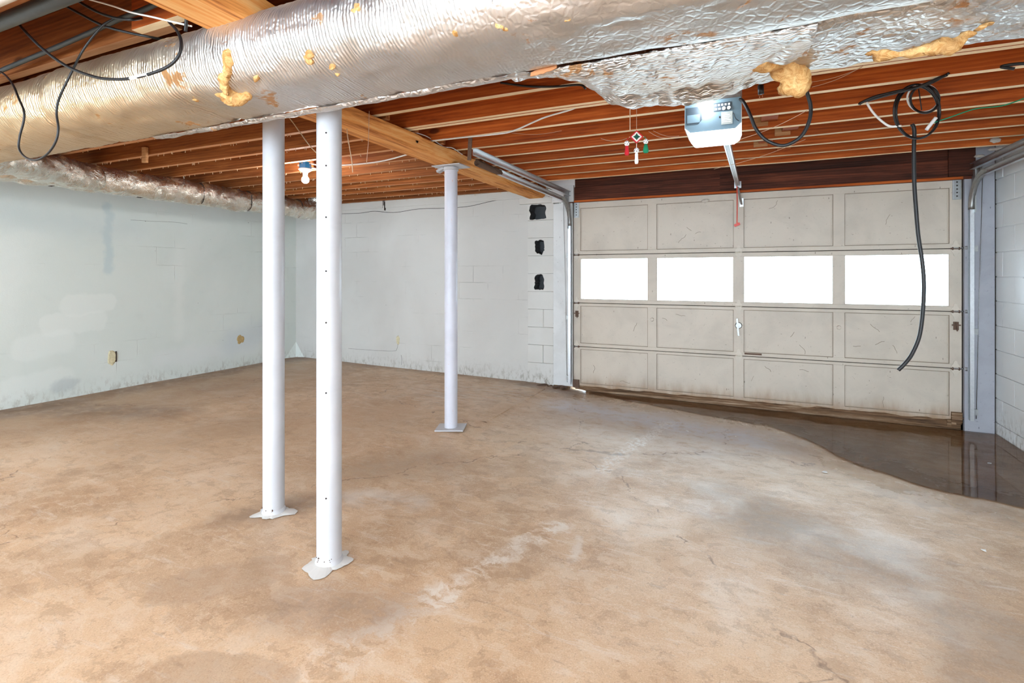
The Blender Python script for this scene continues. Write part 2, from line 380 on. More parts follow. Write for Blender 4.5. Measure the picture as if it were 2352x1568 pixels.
# ------------------------------------------------------------------ mesh helpers
def link(name, me, mat=None, parent=None, label=None, cat=None, group=None, kind=None):
    o = bpy.data.objects.new(name, me); COL.objects.link(o)
    if mat and me:
        for m in (mat if isinstance(mat, (list, tuple)) else [mat]): me.materials.append(MAT[m])
    if parent: o.parent = parent
    for k, v in (('label', label), ('category', cat), ('group', group), ('kind', kind)):
        if v: o[k] = v
    return o
def obj(name, bm, mat=None, parent=None, smooth=False, **kw):
    me = bpy.data.meshes.new(name); bm.normal_update(); bm.to_mesh(me); bm.free()
    if smooth:
        for p in me.polygons: p.use_smooth = True
    return link(name, me, mat, parent, **kw)
def empty(name, loc=(0, 0, 0), **kw):
    o = link(name, None, **kw); o.location = loc; o.empty_display_size = .1; return o
def box(bm, x0, x1, y0, y1, z0, z1, mi=0):
    v = [bm.verts.new(p) for p in ((x0, y0, z0), (x1, y0, z0), (x1, y1, z0), (x0, y1, z0), (x0, y0, z1), (x1, y0, z1), (x1, y1, z1), (x0, y1, z1))]
    fs = [bm.faces.new([v[i] for i in q]) for q in ((3, 2, 1, 0), (4, 5, 6, 7), (0, 1, 5, 4), (1, 2, 6, 5), (2, 3, 7, 6), (3, 0, 4, 7))]
    for f in fs: f.material_index = mi
    return fs
def bbox(x0, x1, y0, y1, z0, z1, bev=0.):
    bm = bmesh.new(); box(bm, x0, x1, y0, y1, z0, z1)
    if bev: bmesh.ops.bevel(bm, geom=bm.edges[:], offset=bev, segments=2, affect='EDGES', profile=.7)
    return bm
def bar(bm, a, b, wx, wz, up=Vector((0, 0, 1))):
    """rectangular bar between two points"""
    a, b = Vector(a), Vector(b); d = (b-a).normalized(); s = d.cross(up)
    s = s.normalized() if s.length > 1e-4 else Vector((1, 0, 0)); n = s.cross(d).normalized()
    vs = [bm.verts.new(p+s*i*wx/2+n*j*wz/2) for p in (a, b) for i, j in ((-1, -1), (1, -1), (1, 1), (-1, 1))]
    for q in ((3, 2, 1, 0), (4, 5, 6, 7), (0, 1, 5, 4), (1, 2, 6, 5), (2, 3, 7, 6), (3, 0, 4, 7)): bm.faces.new([vs[i] for i in q])
def spline(pts, n=8):
    pts = [Vector(p) for p in pts]; out = []
    P = [pts[0]*2-pts[1]]+pts+[pts[-1]*2-pts[-2]]
    for i in range(1, len(P)-2):
        p0, p1, p2, p3 = P[i-1:i+3]
        for k in range(n):
            s = k/n
            out.append(.5*((2*p1)+(p2-p0)*s+(2*p0-5*p1+4*p2-p3)*s*s+(3*p1-p0-3*p2+p3)*s**3))
    out.append(pts[-1]); return out
def tube(bm, path, r, seg=8, caps=True, rad=None):
    rings = []; up = Vector((.31, .17, .94))
    path = [Vector(p) for p in path]
    for i, p in enumerate(path):
        d = (path[min(i+1, len(path)-1)]-path[max(i-1, 0)]).normalized()
        s = d.cross(up)
        if s.length < .05: s = d.cross(Vector((1, 0, 0)))
        s.normalize(); n = s.cross(d).normalized(); up = n
        rr = rad(i/(len(path)-1)) if rad else r
        rings.append([bm.verts.new(p+(s*math.cos(a)+n*math.sin(a))*rr) for a in (2*math.pi*k/seg for k in range(seg))])
    for A, B in zip(rings, rings[1:]):
        for k in range(seg): bm.faces.new((A[k], B[k], B[(k+1) % seg], A[(k+1) % seg]))
    if caps: bm.faces.new(rings[0]); bm.faces.new(rings[-1][::-1])
def tube_obj(name, pts, r, mat, parent=None, n=8, seg=8, sp=True, **kw):
    bm = bmesh.new(); tube(bm, spline(pts, n) if sp else pts, r, seg); bmesh.ops.recalc_face_normals(bm, faces=bm.faces[:])
    return obj(name, bm, mat, parent, True, **kw)
def lathe(bm, prof, c, seg=24, axis='Z'):
    rings = []
    for r, h in prof:
        ring = []
        for k in range(seg):
            a = 2*math.pi*k/seg; q = (r*math.cos(a), r*math.sin(a), h)
            if axis == 'Y': q = (q[0], q[2], q[1])
            if axis == 'X': q = (q[2], q[0], q[1])
            ring.append(bm.verts.new(Vector(c)+Vector(q)))
        rings.append(ring)
    for A, B in zip(rings, rings[1:]):
        for k in range(seg): bm.faces.new((A[k], A[(k+1) % seg], B[(k+1) % seg], B[k]))
    bm.faces.new(rings[0][::-1]); bm.faces.new(rings[-1])
    bmesh.ops.recalc_face_normals(bm, faces=bm.faces[:])
def lathe_obj(name, prof, c, mat, parent=None, seg=24, axis='Z', smooth=True, **kw):
    bm = bmesh.new(); lathe(bm, prof, c, seg, axis)
    o = obj(name, bm, mat, parent, False, **kw)
    if smooth:
        o.data.polygons.foreach_set('use_smooth', [True]*len(o.data.polygons)); o.data.set_sharp_from_angle(angle=math.radians(40))
    return o
def smooth_by(o, deg=40):
    o.data.polygons.foreach_set('use_smooth', [True]*len(o.data.polygons)); o.data.set_sharp_from_angle(angle=math.radians(deg)); return o
def fbm(p, o=4): return noise.fractal(Vector(p), 1.0, 2.0, o)
def ss(a, b, x):
    t = max(0., min(1., (x-a)/(b-a))); return t*t*(3-2*t)

# ------------------------------------------------------------------ the setting
XL, XR, YF, YB, ZJ = -6.01, 1.93, 5.62, -4.0, 2.30
def floor_z(x, y):
    if x < -2.3: z = .105+(x+6.0)*(-.057/3.7)
    else:
        tgt = .048-.050*ss(-2.3, -1.6, x)-.028*ss(-1.6, 1.9, x)
        z = .048+(tgt-.048)*ss(1.6, 5.0, y)
    return z
bm = bmesh.new(); nx, ny = 120, 140; V = []
for j in range(ny+1):
    for i in range(nx+1):
        x = XL-.1+(XR-XL+.2)*i/nx; y = YB+(YF+.35-YB)*j/ny
        V.append(bm.verts.new((x, y, floor_z(x, y)+.004*fbm((x*.8, y*.8, 3), 3))))
for j in range(ny):
    for i in range(nx):
        a = j*(nx+1)+i; bm.faces.new((V[a], V[a+1], V[a+nx+2], V[a+nx+1]))
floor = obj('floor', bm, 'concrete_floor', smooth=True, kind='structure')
bm = bmesh.new()
for i in range(24):   # raised lip of the slab joint beside the steel columns
    y0 = 3.95+i*.06; xx = -2.02+.012*fbm((y0*3, 0, 1)); x2 = -2.02+.012*fbm(((y0+.06)*3, 0, 1))
    z0 = floor_z(xx, y0)
    v = [bm.verts.new(p) for p in ((xx-.22, y0, z0+.001), (xx, y0, z0+.010), (xx+.006, y0, z0-.004), (x2-.22, y0+.06, z0+.001), (x2, y0+.06, z0+.010), (x2+.006, y0+.06, z0-.004))]
    bm.faces.new((v[0], v[1], v[4], v[3])); bm.faces.new((v[1], v[2], v[5], v[4]))
obj('slab_edge', bm, 'concrete_floor', floor)

obj('wall_left', bbox(XL-.2, XL, YB-.2, YF+.2, -.15, 2.56), 'paint_wall_left', kind='structure')
def side_hole_wall():
    bm = bmesh.new(); box(bm, XL, -4.75, YB-.2, YB, -.15, 2.56); box(bm, 1.7, XR+.2, YB-.2, YB, -.15, 2.56); box(bm, -4.75, 1.7, YB-.2, YB, 2.15, 2.56); box(bm, -4.75, 1.7, YB-.2, YB, -.15, .12)
    return bm
obj('wall_back', side_hole_wall(), 'paint_wall_left', kind='structure')
wf = obj('wall_front', bbox(XL-.2, -2.32, YF, YF+.2, -.15, 2.24), 'paint_wall_front', kind='structure')
# painted sill plates along the top of the front wall, with the gap where two boards meet
for x0, x1 in ((-6.0, -4.43), (-4.39, -2.06)):
    obj('sill_plate', bbox(x0, x1, YF-.012, YF+.15, 2.205, ZJ, .004), 'paint_wall_front', wf)
obj('sill_gap', bbox(-4.40, -4.384, YF-.014, YF+.1, 2.17, 2.285, .002), 'dark_gap', wf)
tube_obj('wall_crack', [at(x, y, YF-.001) for x, y in ((785, 491), (830, 489), (860, 485), (905, 488), (960, 480), (1020, 478), (1075, 474), (1120, 464), (1150, 458), (1185, 452), (1215, 448))], .003, 'dark_gap', wf, 6, 5)
tube_obj('wall_crack', [at(x, y, YF-.001) for x, y in ((800, 800), (840, 803), (900, 806), (912, 800), (915, 770))], .0014, 'dark_gap', wf, 6, 5)
tube_obj('wall_crack', [at(x, y, YF-.001) for x, y in ((922, 838), (923, 825), (921, 815))], .0016, 'dark_gap', wf, 4, 5)

# broken patches of old plaster on the walls
def patch_on(name, c, w, h, axis, mat, parent, seed, th=.006):
    bm = bmesh.new(); n = 22; ring = []
    for k in range(n):
        a = 2*math.pi*k/n; r = 1+.38*noise.noise(Vector((math.cos(a)*1.7, math.sin(a)*1.7, seed)))
        dx, dz = math.cos(a)*w*r, math.sin(a)*h*r
        ring.append(Vector(c)+(Vector((dx, 0, dz)) if axis == 'X' else Vector((0, dx, dz))))
    nd = Vector((0, -th, 0)) if axis == 'X' else Vector((th, 0, 0))
    A = [bm.verts.new(p) for p in ring]; B = [bm.verts.new(p+nd+(Vector(c)-p)*.18) for p in ring]
    ct = bm.verts.new(Vector(c)+nd)
    for k in range(n): bm.faces.new((A[k], A[(k+1) % n], B[(k+1) % n], B[k])); bm.faces.new((B[k], B[(k+1) % n], ct))
    bmesh.ops.recalc_face_normals(bm, faces=bm.faces[:])
    if bm.faces[1].normal.dot(nd) < 0: bmesh.ops.reverse_faces(bm, faces=bm.faces[:])
    return obj(name, bm, mat, parent)
plain('raw_plaster', (.58, .52, .34), .9, 0, .45, 40, .6)
plain('rust_spot', (.45, .32, .14), .9, 0, .6, 60, .5)
plain('fresh_patch', (.665, .70, .66), .62, 0, .03, 9, .1)
patch_on('plaster_patch', at(914, 780, YF), .028, .055, 'X', 'raw_plaster', wf, 3)
wl = bpy.data.objects['wall_left']
def atX(x, y, X):
    u, v = (x-1176)/F, (HZ-y)/F; tt = X/(u*CS-SN); return Vector((X, (u*SN+CS)*tt, ZC+v*tt))
patch_on('outlet_hole', atX(257, 822, XL), .045, .075, 'Y', 'raw_plaster', wl, 5)
bm = bbox(XL, XL+.008, *(lambda c: (c.y+.012, c.y+.022, c.z-.05, c.z+.06))(atX(262, 820, XL))); obj('outlet_slot', bm, 'dark_gap', wl)
patch_on('plaster_patch', atX(552, 780, XL), .05, .06, 'Y', 'rust_spot', wl, 9, .004)
for (x, y, ww, hh, sd) in () and ((228, 690, .30, .16, 1), (205, 745, .36, .17, 2), (150, 790, .26, .13, 4), (60, 900, .5, .10, 6), (150, 872, .3, .09, 8)):
    patch_on('paint_patch', atX(x, y, XL), ww, hh, 'Y', 'fresh_patch', wl, sd, .0015)
tube_obj('wall_crack', [atX(x, y, XL+.001) for x, y in ((300, 505), (350, 508), (400, 510), (430, 514))], .0012, 'dark_gap', wl, 4, 5)
# parged toe of concrete in the far corner
bm = bmesh.new(); c0 = Vector((XL, YF, .105)); pts = [c0+Vector((.16, 0, 0)), c0+Vector((.05, -.05, 0)), c0+Vector((0, -.20, 0))]
top = bm.verts.new(c0+Vector((.004, -.004, .22))); vs = [bm.verts.new(p) for p in pts]
bm.faces.new((top, vs[0], vs[1])); bm.faces.new((top, vs[1], vs[2])); obj('corner_fillet', bm, 'paint_wall_left', wl)

# right wall: a mortar core with every block near the door laid on it
wr = obj('wall_right', bbox(XR+.006, XR+.22, YB-.2, YF+.35, -.2, 2.56), 'paint_block', kind='structure')
obj('plain_stretch', bbox(XR, XR+.006, YB, 4.14, -.15, 2.5), 'paint_block', wr)
for r in range(13):
    z0 = -.13+r*.203; off = 0 if r % 2 else .203
    y = 5.55-off if False else YF+.26-off
    while y > 4.16:
        y0 = max(4.15, y-.398)
        d = random.uniform(-.002, .002)
        bm = bbox(XR-.004+d, XR+.02, y0, y, z0, z0+.196, .004)
        obj('block', bm, 'paint_block', wr); y -= .405

# stack of rough blocks between front wall and door jamb, three of them broken open
pil = obj('wall_pilaster', bbox(-2.32, -1.995, YF+.17, YF+.25, -.1, 2.24), 'paint_block_rough', kind='structure')
def block_face(x0, x1, z0, z1, y, hole=None, seed=0, th=.2):
    bm = bmesh.new()
    if not hole:
        bm.free(); return bbox(x0, x1, y, y+th, z0, z1, .006)
    cx, cz, hw, hh = hole; cxr, czr = (x0+x1)/2, (z0+z1)/2
    angs = sorted([math.atan2(b-cz, a-cx) for a in (x0, x1) for b in (z0, z1)]+[2*math.pi*k/28-math.pi+.05 for k in range(28)])
    O, I, Bk = [], [], []
    for a in angs:
        ca, sa = math.cos(a), math.sin(a)
        tx = ((x1-cx) if ca > 0 else (x0-cx))/ca if abs(ca) > 1e-6 else 9e9; tz = ((z1-cz) if sa > 0 else (z0-cz))/sa if abs(sa) > 1e-6 else 9e9
        tt = min(tx, tz); O.append(bm.verts.new((cx+ca*tt, y, cz+sa*tt)))
        k = 1/((abs(ca)/hw)**4+(abs(sa)/hh)**4)**.25; k *= 1+.32*noise.noise(Vector((ca*2.2, sa*2.2, seed)))
        k = min(k, tt*.96)
        I.append(bm.verts.new((cx+ca*k, y, cz+sa*k))); Bk.append(bm.verts.new((cx+ca*k*.92, y+.15, cz+sa*k*.92)))
    n = len(angs)
    for k in range(n):
        j = (k+1) % n
        bm.faces.new((O[k], O[j], I[j], I[k])); f = bm.faces.new((I[k], I[j], Bk[j], Bk[k])); f.material_index = 1
    f = bm.faces.new(Bk); f.material_index = 1
    bmesh.ops.recalc_face_normals(bm, faces=bm.faces[:])
    e = [bm.verts.new(p) for p in ((x0, y+th, z0), (x1, y+th, z0), (x1, y+th, z1), (x0, y+th, z1), (x0, y, z0), (x1, y, z0), (x1, y, z1), (x0, y, z1))]
    for q in ((4, 5, 1, 0), (5, 6, 2, 1), (6, 7, 3, 2), (7, 4, 0, 3)): bm.faces.new([e[i] for i in q])
    return bm
holes = {9: (-2.19, 2.05, .105, .088), 7: (-2.165, 1.64, .056, .080), 5: (-2.17, 1.22, .058, .092)}
for r in range(10):
    z0 = .0755+(r*.2075)-(.05 if r == 0 else 0); z1 = .0755+r*.2075+.2055; jx = random.uniform(-.004, .004)
    if r == 9: z1 = 2.133
    hl = holes.get(r)
    if hl: hl = (hl[0], (z0+z1)/2+0, hl[1+1] if False else hl[2], min(hl[3], (z1-z0)/2-.006))
    xs = [(-2.319, -1.998)]
    if r in (1, 3) : xs = [(-2.318, -2.124), (-2.122, -1.998)]
    for x0, x1 in xs:
        obj('block', block_face(x0, x1, z0, z1, YF-.014+random.uniform(-.006, .006), hl, r), ['paint_block_rough', 'cavity'], pil)
obj('lintel_board', bbox(-2.42, -2.01, YF-.03, YF+.1, 2.135, 2.205, .005), 'paint_block_rough', pil)
bm = bmesh.new()     # dirt and rubble heaped at its foot
for k in range(26):
    p = Vector((random.uniform(-2.3, -1.85), random.uniform(YF-.12, YF+.02), .035)); s = random.uniform(.012, .04)
    bmesh.ops.create_icosphere(bm, subdivisions=1, radius=s, matrix=Matrix.Translation(p) @ Matrix.Diagonal((1.6, 1.2, .5, 1)))
obj('rubble', bm, 'rust_steel', kind='stuff', label='brown dirt and rubble heaped beside the door jamb', cat='rubble')

# ------------------------------------------------------------------ ceiling: deck, joists, blocking
ceil = obj('ceiling', bbox(XL-.2, XR+.2, YB-.2, YF+.3, 2.535, 2.60), 'joist_wood', kind='structure')
def joist(x0, x1, y, mats, z0=ZJ, z1=2.53, th=.042, sag=0.):
    bm = bmesh.new(); n = 14; sec = []
    for i in range(n+1):
        s = i/n; x = x0+(x1-x0)*s; dy = .006*noise.noise(Vector((x*.9, y*3.1, 1))); dz = .005*noise.noise(Vector((x*1.1, y*2.7, 5)))
        sec.append([bm.verts.new((x, y+dy+a, b)) for a, b in ((-th/2, z0+dz), (th/2, z0+dz), (th/2, z1), (-th/2, z1))])
    for A, B in zip(sec, sec[1:]):
        for k in range(4):
            f = bm.faces.new((A[k], B[k], B[(k+1) % 4], A[(k+1) % 4])); f.material_index = 1 if k == 0 else 0
    bm.faces.new(sec[0]); bm.faces.new(sec[-1][::-1]); bmesh.ops.recalc_face_normals(bm, faces=bm.faces[:])
    return obj('joist', bm, mats, ceil)
right_y = [5.15, 4.85, 4.535, 4.235, 3.915, 3.59, 3.262, 2.963, 2.918, 2.60]+[2.275-.325*k for k in range(3)]+[1.305]+[.98-.33*k for k in range(15)]
left_y = [5.585, 5.33, 4.98, 4.69, 4.384, 4.045, 3.705, 3.375, 3.02, 2.69]+[2.36-.33*k for k in range(3)]+[1.345]+[1.02-.33*k for k in range(15)]
for y in right_y: joist(-2.28, XR, y, ['joist_wood', 'joist_edge'], th=.036 if y in (2.963, 2.918) else .042)
for y in left_y: joist(XL, -2.085, y, ['joist_wood_left', 'joist_edge_old'])
# short boards nailed between and against the joists
for x, y in ((.155, 3.76), (.155, 4.39), (.30, 4.07), (.30, 4.70)):
    obj('blocking', bbox(x-.05, x+.05, y-.125, y+.125, 2.335, 2.50, .003), 'joist_wood', ceil)
for k, (x, y) in enumerate(((.10, 3.885), (.255, 4.205), (.12, 4.505))):
    obj('blocking', bbox(x-.05, x+.05, y-.012, y+.012, 2.312, 2.43, .003), 'blond_wood', ceil)
for (x, y0, y1) in ((-4.15, 2.71, 3.0), (-3.9, 3.04, 3.36), (-3.55, 3.40, 3.68), (-4.6, 3.04, 3.36), (-3.4, 4.40, 4.67), (-3.5, 4.71, 4.96)):
    bm = bmesh.new(); bar(bm, (x, y0, 2.33), (x+.03, y1, 2.50), .05, .03); obj('bridging', bm, 'blond_wood', ceil)
bm = bmesh.new(); bar(bm, (-4.53, 2.655, 2.36), (-4.54, 2.66, 2.235), .055, .02, Vector((0, 1, 0))); obj('cleat', bm, 'blond_wood', ceil)
bm = bmesh.new()   # lath nails left standing in the undersides
for y in left_y[:12]:
    for k in range(34):
        x = random.uniform(-5.9, -2.35); l = random.uniform(.012, .022); yy = y+random.uniform(-.015, .015)
        tube(bm, [(x, yy, ZJ+.003), (x+random.uniform(-.003, .003), yy, ZJ-l)], .0022, 4)
obj('lath_nails', bm, 'twine', ceil, kind='stuff')

# ------------------------------------------------------------------ timber beams
def beam(name, xc, w, y0, y1, z0, z1, label, seed):
    bm = bmesh.new(); n = 60; sec = []
    for i in range(n+1):
        y = y0+(y1-y0)*i/n
        e = .030*fbm((y*2.6, seed, 0), 4); e2 = .012*fbm((y*3, seed, 7), 4); b = .004*fbm((y*4, seed, 9), 3)
        sec.append([bm.verts.new(p) for p in ((xc-w/2+e2*.4, y, z0+b), (xc+w/2-.035+e*.3, y, z0+b), (xc+w/2-.01+e*.5, y, z0+.03), (xc+w/2+e, y, z1-.015), (xc+w/2-.03+e, y, z1), (xc-w/2+e2, y, z1))])
    for A, B in zip(sec, sec[1:]):
        for k in range(6): bm.faces.new((A[k], B[k], B[(k+1) % 6], A[(k+1) % 6]))
    bm.faces.new(sec[0]); bm.faces.new(sec[-1]); bmesh.ops.recalc_face_normals(bm, faces=bm.faces[:])
    return obj(name, bm, 'beam_wood', None, True, label=label, cat='beam')
b1 = smooth_by(beam('timber_beam', -2.19, .20, 1.66, YF-.01, 2.195, ZJ-.001, 'rough orange timber beam resting on two white columns, running to the door', 2))
b2 = smooth_by(beam('timber_beam', -1.66, .24, YB, 1.86, 2.195, ZJ-.001, 'rough orange timber beam end showing above the foil duct, top left', 8))
bm = bmesh.new()
for k in range(3):
    lathe(bm, [(.001, 0), (.017-.004*k, 0), (.015-.004*k, -.003-.001*k), (.001, -.003-.001*k)], (-2.098, 3.03, 2.243), 14, 'X')
o = obj('knot', bm, 'rotten_wood', b1); o.location.x = .006

# ------------------------------------------------------------------ steel columns
def column(x, y, ztop, r, mat, label, base='splash', cap=False, holes=(), seed=0):
    z = floor_z(x, y); rt = empty('steel_column', (x, y, z), label=label, cat='column', group='white steel support columns')
    H = ztop-z
    lathe_obj('shaft', [(r-.004, 0), (r, .002), (r, H-.002), (r-.004, H)], (0, 0, 0), mat, rt, 40)
    if base == 'plate':
        bm = bmesh.new(); box(bm, -.115, .115, -.10, .10, .003, .013)
        for v in bm.verts: v.co.z += .006*(abs(v.co.x) > .1)*(v.co.x > 0)
        o = obj('base_plate', bm, 'column_paint', rt); o.rotation_euler.z = .35
    else:
        bm = bmesh.new(); n = 40; A, B = [], []
        for k in range(n):
            a = 2*math.pi*k/n; rr = r+.012+.065*max(0, .35+noise.noise(Vector((math.cos(a)*1.6, math.sin(a)*1.6, seed))))+.01*random.random()
            A.append(bm.verts.new((math.cos(a)*(r-.005), math.sin(a)*(r-.005), .012))); B.append(bm.verts.new((math.cos(a)*rr, math.sin(a)*rr, .004)))
        for k in range(n): bm.faces.new((A[k], A[(k+1) % n], B[(k+1) % n], B[k]))
        obj('paint_splash', bm, 'paint_flake', rt)
        lathe_obj('grout_collar', [(r+.001, .0), (r+.008, .002), (r+.006, .018), (r+.0005, .028)], (0, 0, 0), 'column_paint', rt, 32)
        for k in range(9):
            a = random.uniform(-2.4, -.6)
            bm = bmesh.new(); bmesh.ops.create_icosphere(bm, subdivisions=1, radius=random.uniform(.002, .0045)); o = obj('rust_pit', bm, 'rust_steel', rt); o.location = (math.cos(a)*(r+.0005), math.sin(a)*(r+.0005), random.uniform(.02, .04))
    if cap:
        obj('cap_plate', bbox(-.13, .13, -.09, .09, H, H+.008, .002), 'column_paint', rt)
        bm = bmesh.new(); bar(bm, (-.125, 0, H-.028), (-.06, 0, H-.002), .05, .02); obj('cap_lug', bm, 'column_paint', rt)
        lathe_obj('cap_collar', [(r+.002, H-.03), (r+.008, H-.028), (r+.008, H-.004), (r+.002, H)], (0, 0, 0), 'column_paint', rt, 32)
    for a, zz in holes:
        bm = bmesh.new(); bmesh.ops.create_icosphere(bm, subdivisions=1, radius=.0045); o = obj('bolt_hole', bm, 'dark_gap', rt)
        o.location = (math.cos(a)*(r-.001), math.sin(a)*(r-.001), zz)
    return rt
column(-1.652, 1.728, 2.193, .0525, 'column_paint', 'nearest and widest white steel column with white paint splashed round its foot', seed=3, holes=[(-1.05, h) for h in (.3, .75, 1.05, 1.27, 1.50, 1.72, 1.86)])
column(-2.268, 1.972, 2.193, .0535, 'column_paint', 'left white steel column scratched below the duct, with a chipped foot', seed=11)
column(-2.185, 3.645, 2.183, .053, 'column_paint_worn', 'farthest white column, patchy paint, on a square base plate under the beam', 'plate', True)

# ------------------------------------------------------------------ foil wrapped main duct
PROF = [(1.315, .945), (1.275, .915), (1.245, .87), (1.237, .83), (1.242, .785), (1.262, .738), (1.295, .702), (1.345, .682), (1.41, .673), (1.49, .668), (1.55, .668),
        (1.587, .682), (1.61, .72), (1.62, .78), (1.618, .85), (1.595, .915), (1.54, .955), (1.45, .965), (1.37, .963)]
def dense_profile(P, k=4):
    P = [Vector((a, b, 0)) for a, b in P]; n = len(P); out = []
    for i in range(n):
        p0, p1, p2, p3 = P[i-1], P[i], P[(i+1) % n], P[(i+2) % n]
        for q in range(k):
            s = q/k; out.append(.5*((2*p1)+(p2-p0)*s+(2*p0-5*p1+4*p2-p3)*s*s+(3*p1-p0-3*p2+p3)*s**3))
    return [(p.x, p.y) for p in out]
def duct_mesh(P, x0, x1, step, disp, closed=True):
    bm = bmesh.new(); D = dense_profile(P); n = len(D); m = int((x1-x0)/step); cy = sum(p[0] for p in D)/n; cz = sum(p[1] for p in D)/n
    R = []
    for i in range(m+1):
        x = x0+(x1-x0)*i/m; ring = []
        for (a, b) in D:
            d = disp(x, a, b); l = math.hypot(a-cy, b-cz)
            ring.append(bm.verts.new((x, a+(a-cy)/l*d, ZC+b+(b-cz)/l*d)))
        R.append(ring)
    for A, B in zip(R, R[1:]):
        for k in range(n): bm.faces.new((A[k], B[k], B[(k+1) % n], A[(k+1) % n]))
    bm.faces.new(R[0]); bm.faces.new(R[-1]); bmesh.ops.recalc_face_normals(bm, faces=bm.faces[:])
    return bm
def main_disp(x, a, b):
    d = .010*fbm((x*1.6, a*4, b*4), 3)+.004*fbm((x*7, a*9, b*9+4), 3)
    if x < -.6: d += .0016*math.sin(x*150+3*noise.noise(Vector((x*2, a*6, b*6))))*ss(-.6, -1.4, x)
    d += -.012*math.exp(-((x+2.0)/.02)**2) - .010*math.exp(-((x+2.9)/.025)**2) - .008*math.exp(-((x+1.15)/.02)**2)   # wrap seams
    if .66 < b < .80 and a < 1.4: d += .010*fbm((x*5, 2, a*12), 3)
    return d
duct = empty('foil_duct', (0, 0, ZC+.67), label='large foil wrapped air duct crossing the whole picture under the joists', cat='duct')
def under(o, parent):
    o.parent = parent; o.matrix_parent_inverse = Matrix.Translation(parent.location).inverted(); return o
under(obj('wrap', duct_mesh(PROF, -5.6, XR-.01, .018, main_disp), 'foil_ribbed', None, True), duct)
# lap of the wrap hanging open along the rear lower edge
bm = bmesh.new(); R = []
n = 130
for i in range(n+1):
    x = -2.6+i*(1.95/n); k = .35+.65*abs(fbm((x*2.2, 5, 0), 3)); y0 = 1.555; w0 = (.026*k+.008)*ss(-2.6, -2.2, x)*ss(-.65, -.9, x)
    R.append([bm.verts.new((x, y0+.035*q-.004*math.sin(q*3), ZC+.666-w0*.5*math.sin(q*2.6)+.006*fbm((x*9, q*3, 2), 3))) for q in (0, .35, .7, 1., 1.3)])
for A, B in zip(R, R[1:]):
    for k in range(4): bm.faces.new((A[k], B[k], B[k+1], A[k+1]))
under(obj('wrap_lap', bm, 'foil_beaten', None, True), duct)

def clump(name, pts, mat, parent=None, seed=0, sub=3, **kw):
    """one lumpy, torn mass made of merged lobes: pts = (centre, radii)"""
    mb = bpy.data.metaballs.new(name); mb.resolution = .012; mb.threshold = .35
    for c, r in pts:
        e = mb.elements.new(); e.co = c; e.radius = max(r)*2.3; 
        e.type = 'ELLIPSOID'; e.size_x, e.size_y, e.size_z = (q/max(r) for q in r)
    o = bpy.data.objects.new(name, mb); COL.objects.link(o)
    dg = bpy.context.evaluated_depsgraph_get(); dg.update(); me = bpy.data.meshes.new_from_object(o.evaluated_get(dg))
    bpy.data.objects.remove(o); bpy.data.metaballs.remove(mb)
    for v in me.vertices:
        d = .014*fbm(v.co*14+Vector((seed, 0, 0)), 4)+.006*fbm(v.co*45+Vector((0, seed, 0)), 3); v.co += v.normal*d
    for p in me.polygons: p.use_smooth = True
    return link(name, me, mat, parent, **kw)
# tear in the near side with yellow insulation bulging out
def near(x, y, off=0.0):             # photo point on the near face of the duct
    best = None
    for Y in [1.2+.005*k for k in range(80)]:
        p = at(x, y, Y); 
        h = p.z-ZC
        # first depth at which the point lies inside the profile
        inside = False; D = PROF; n = len(D)
        for i in range(n):
            (a0, b0), (a1, b1) = D[i], D[(i+1) % n]
            if (b0 > h) != (b1 > h) and Y < (a1-a0)*(h-b0)/(b1-b0)+a0: inside = not inside
        if inside: return at(x, y, Y-off)
    return at(x, y, 1.3)
cl = [(near(x, y, .004), (a, .012, b)) for x, y, a, b in ((525, 130, .016, .026), (521, 150, .013, .028), (519, 172, .014, .03), (520, 195, .018, .03), (528, 212, .024, .022), (545, 222, .042, .020), (522, 222, .034, .020), (505, 214, .018, .012), (566, 215, .018, .012))]
under(clump('torn_insulation', cl, 'fiberglass', seed=1), duct)
for sd, spots in enumerate((((525, 62), (535, 52)), ((553, 128), (565, 135), (575, 122)), ((590, 178), (588, 170)), ((445, 215), (450, 225)), ((707, 128), (715, 120), (712, 138)), ((765, 150), (775, 165)), ((1150, 52), (1165, 60), (1178, 62)), ((1045, 68), (1046, 72)), ((1305, 40), (1295, 44)), ((825, 22), (820, 30)))):
    q = [(near(x, y, -.003), (.011, .006, .011)) for x, y in spots]
    under(clump('insulation_tuft', q, 'fiberglass', seed=sd+20), duct)
# torn kraft paper showing along the lower edge
for (xa, ya, xb, yb, wd) in ((1218, 170, 1278, 150, .022), (1080, 175, 1125, 160, .018), (1320, 127, 1350, 127, .012)):
    a, b = at(xa, ya, 1.575), at(xb, yb, 1.57); bm = bmesh.new(); R = []
    for i in range(9):
        s = i/8; p = a.lerp(b, s); ww = wd*(.6+.4*math.sin(s*3)+.2*noise.noise(Vector((s*6, xa, 0))))
        R.append([bm.verts.new(p+Vector((0, .002*j, (j-1)*ww*.5+.004*noise.noise(Vector((s*9, j, xa)))))) for j in range(3)])
    for A, B in zip(R, R[1:]):
        for k in range(2): bm.faces.new((A[k], B[k], B[k+1], A[k+1]))
    o = under(obj('torn_paper', bm, 'torn_paper'), duct); md = o.modifiers.new('t', 'SOLIDIFY'); md.thickness = .003

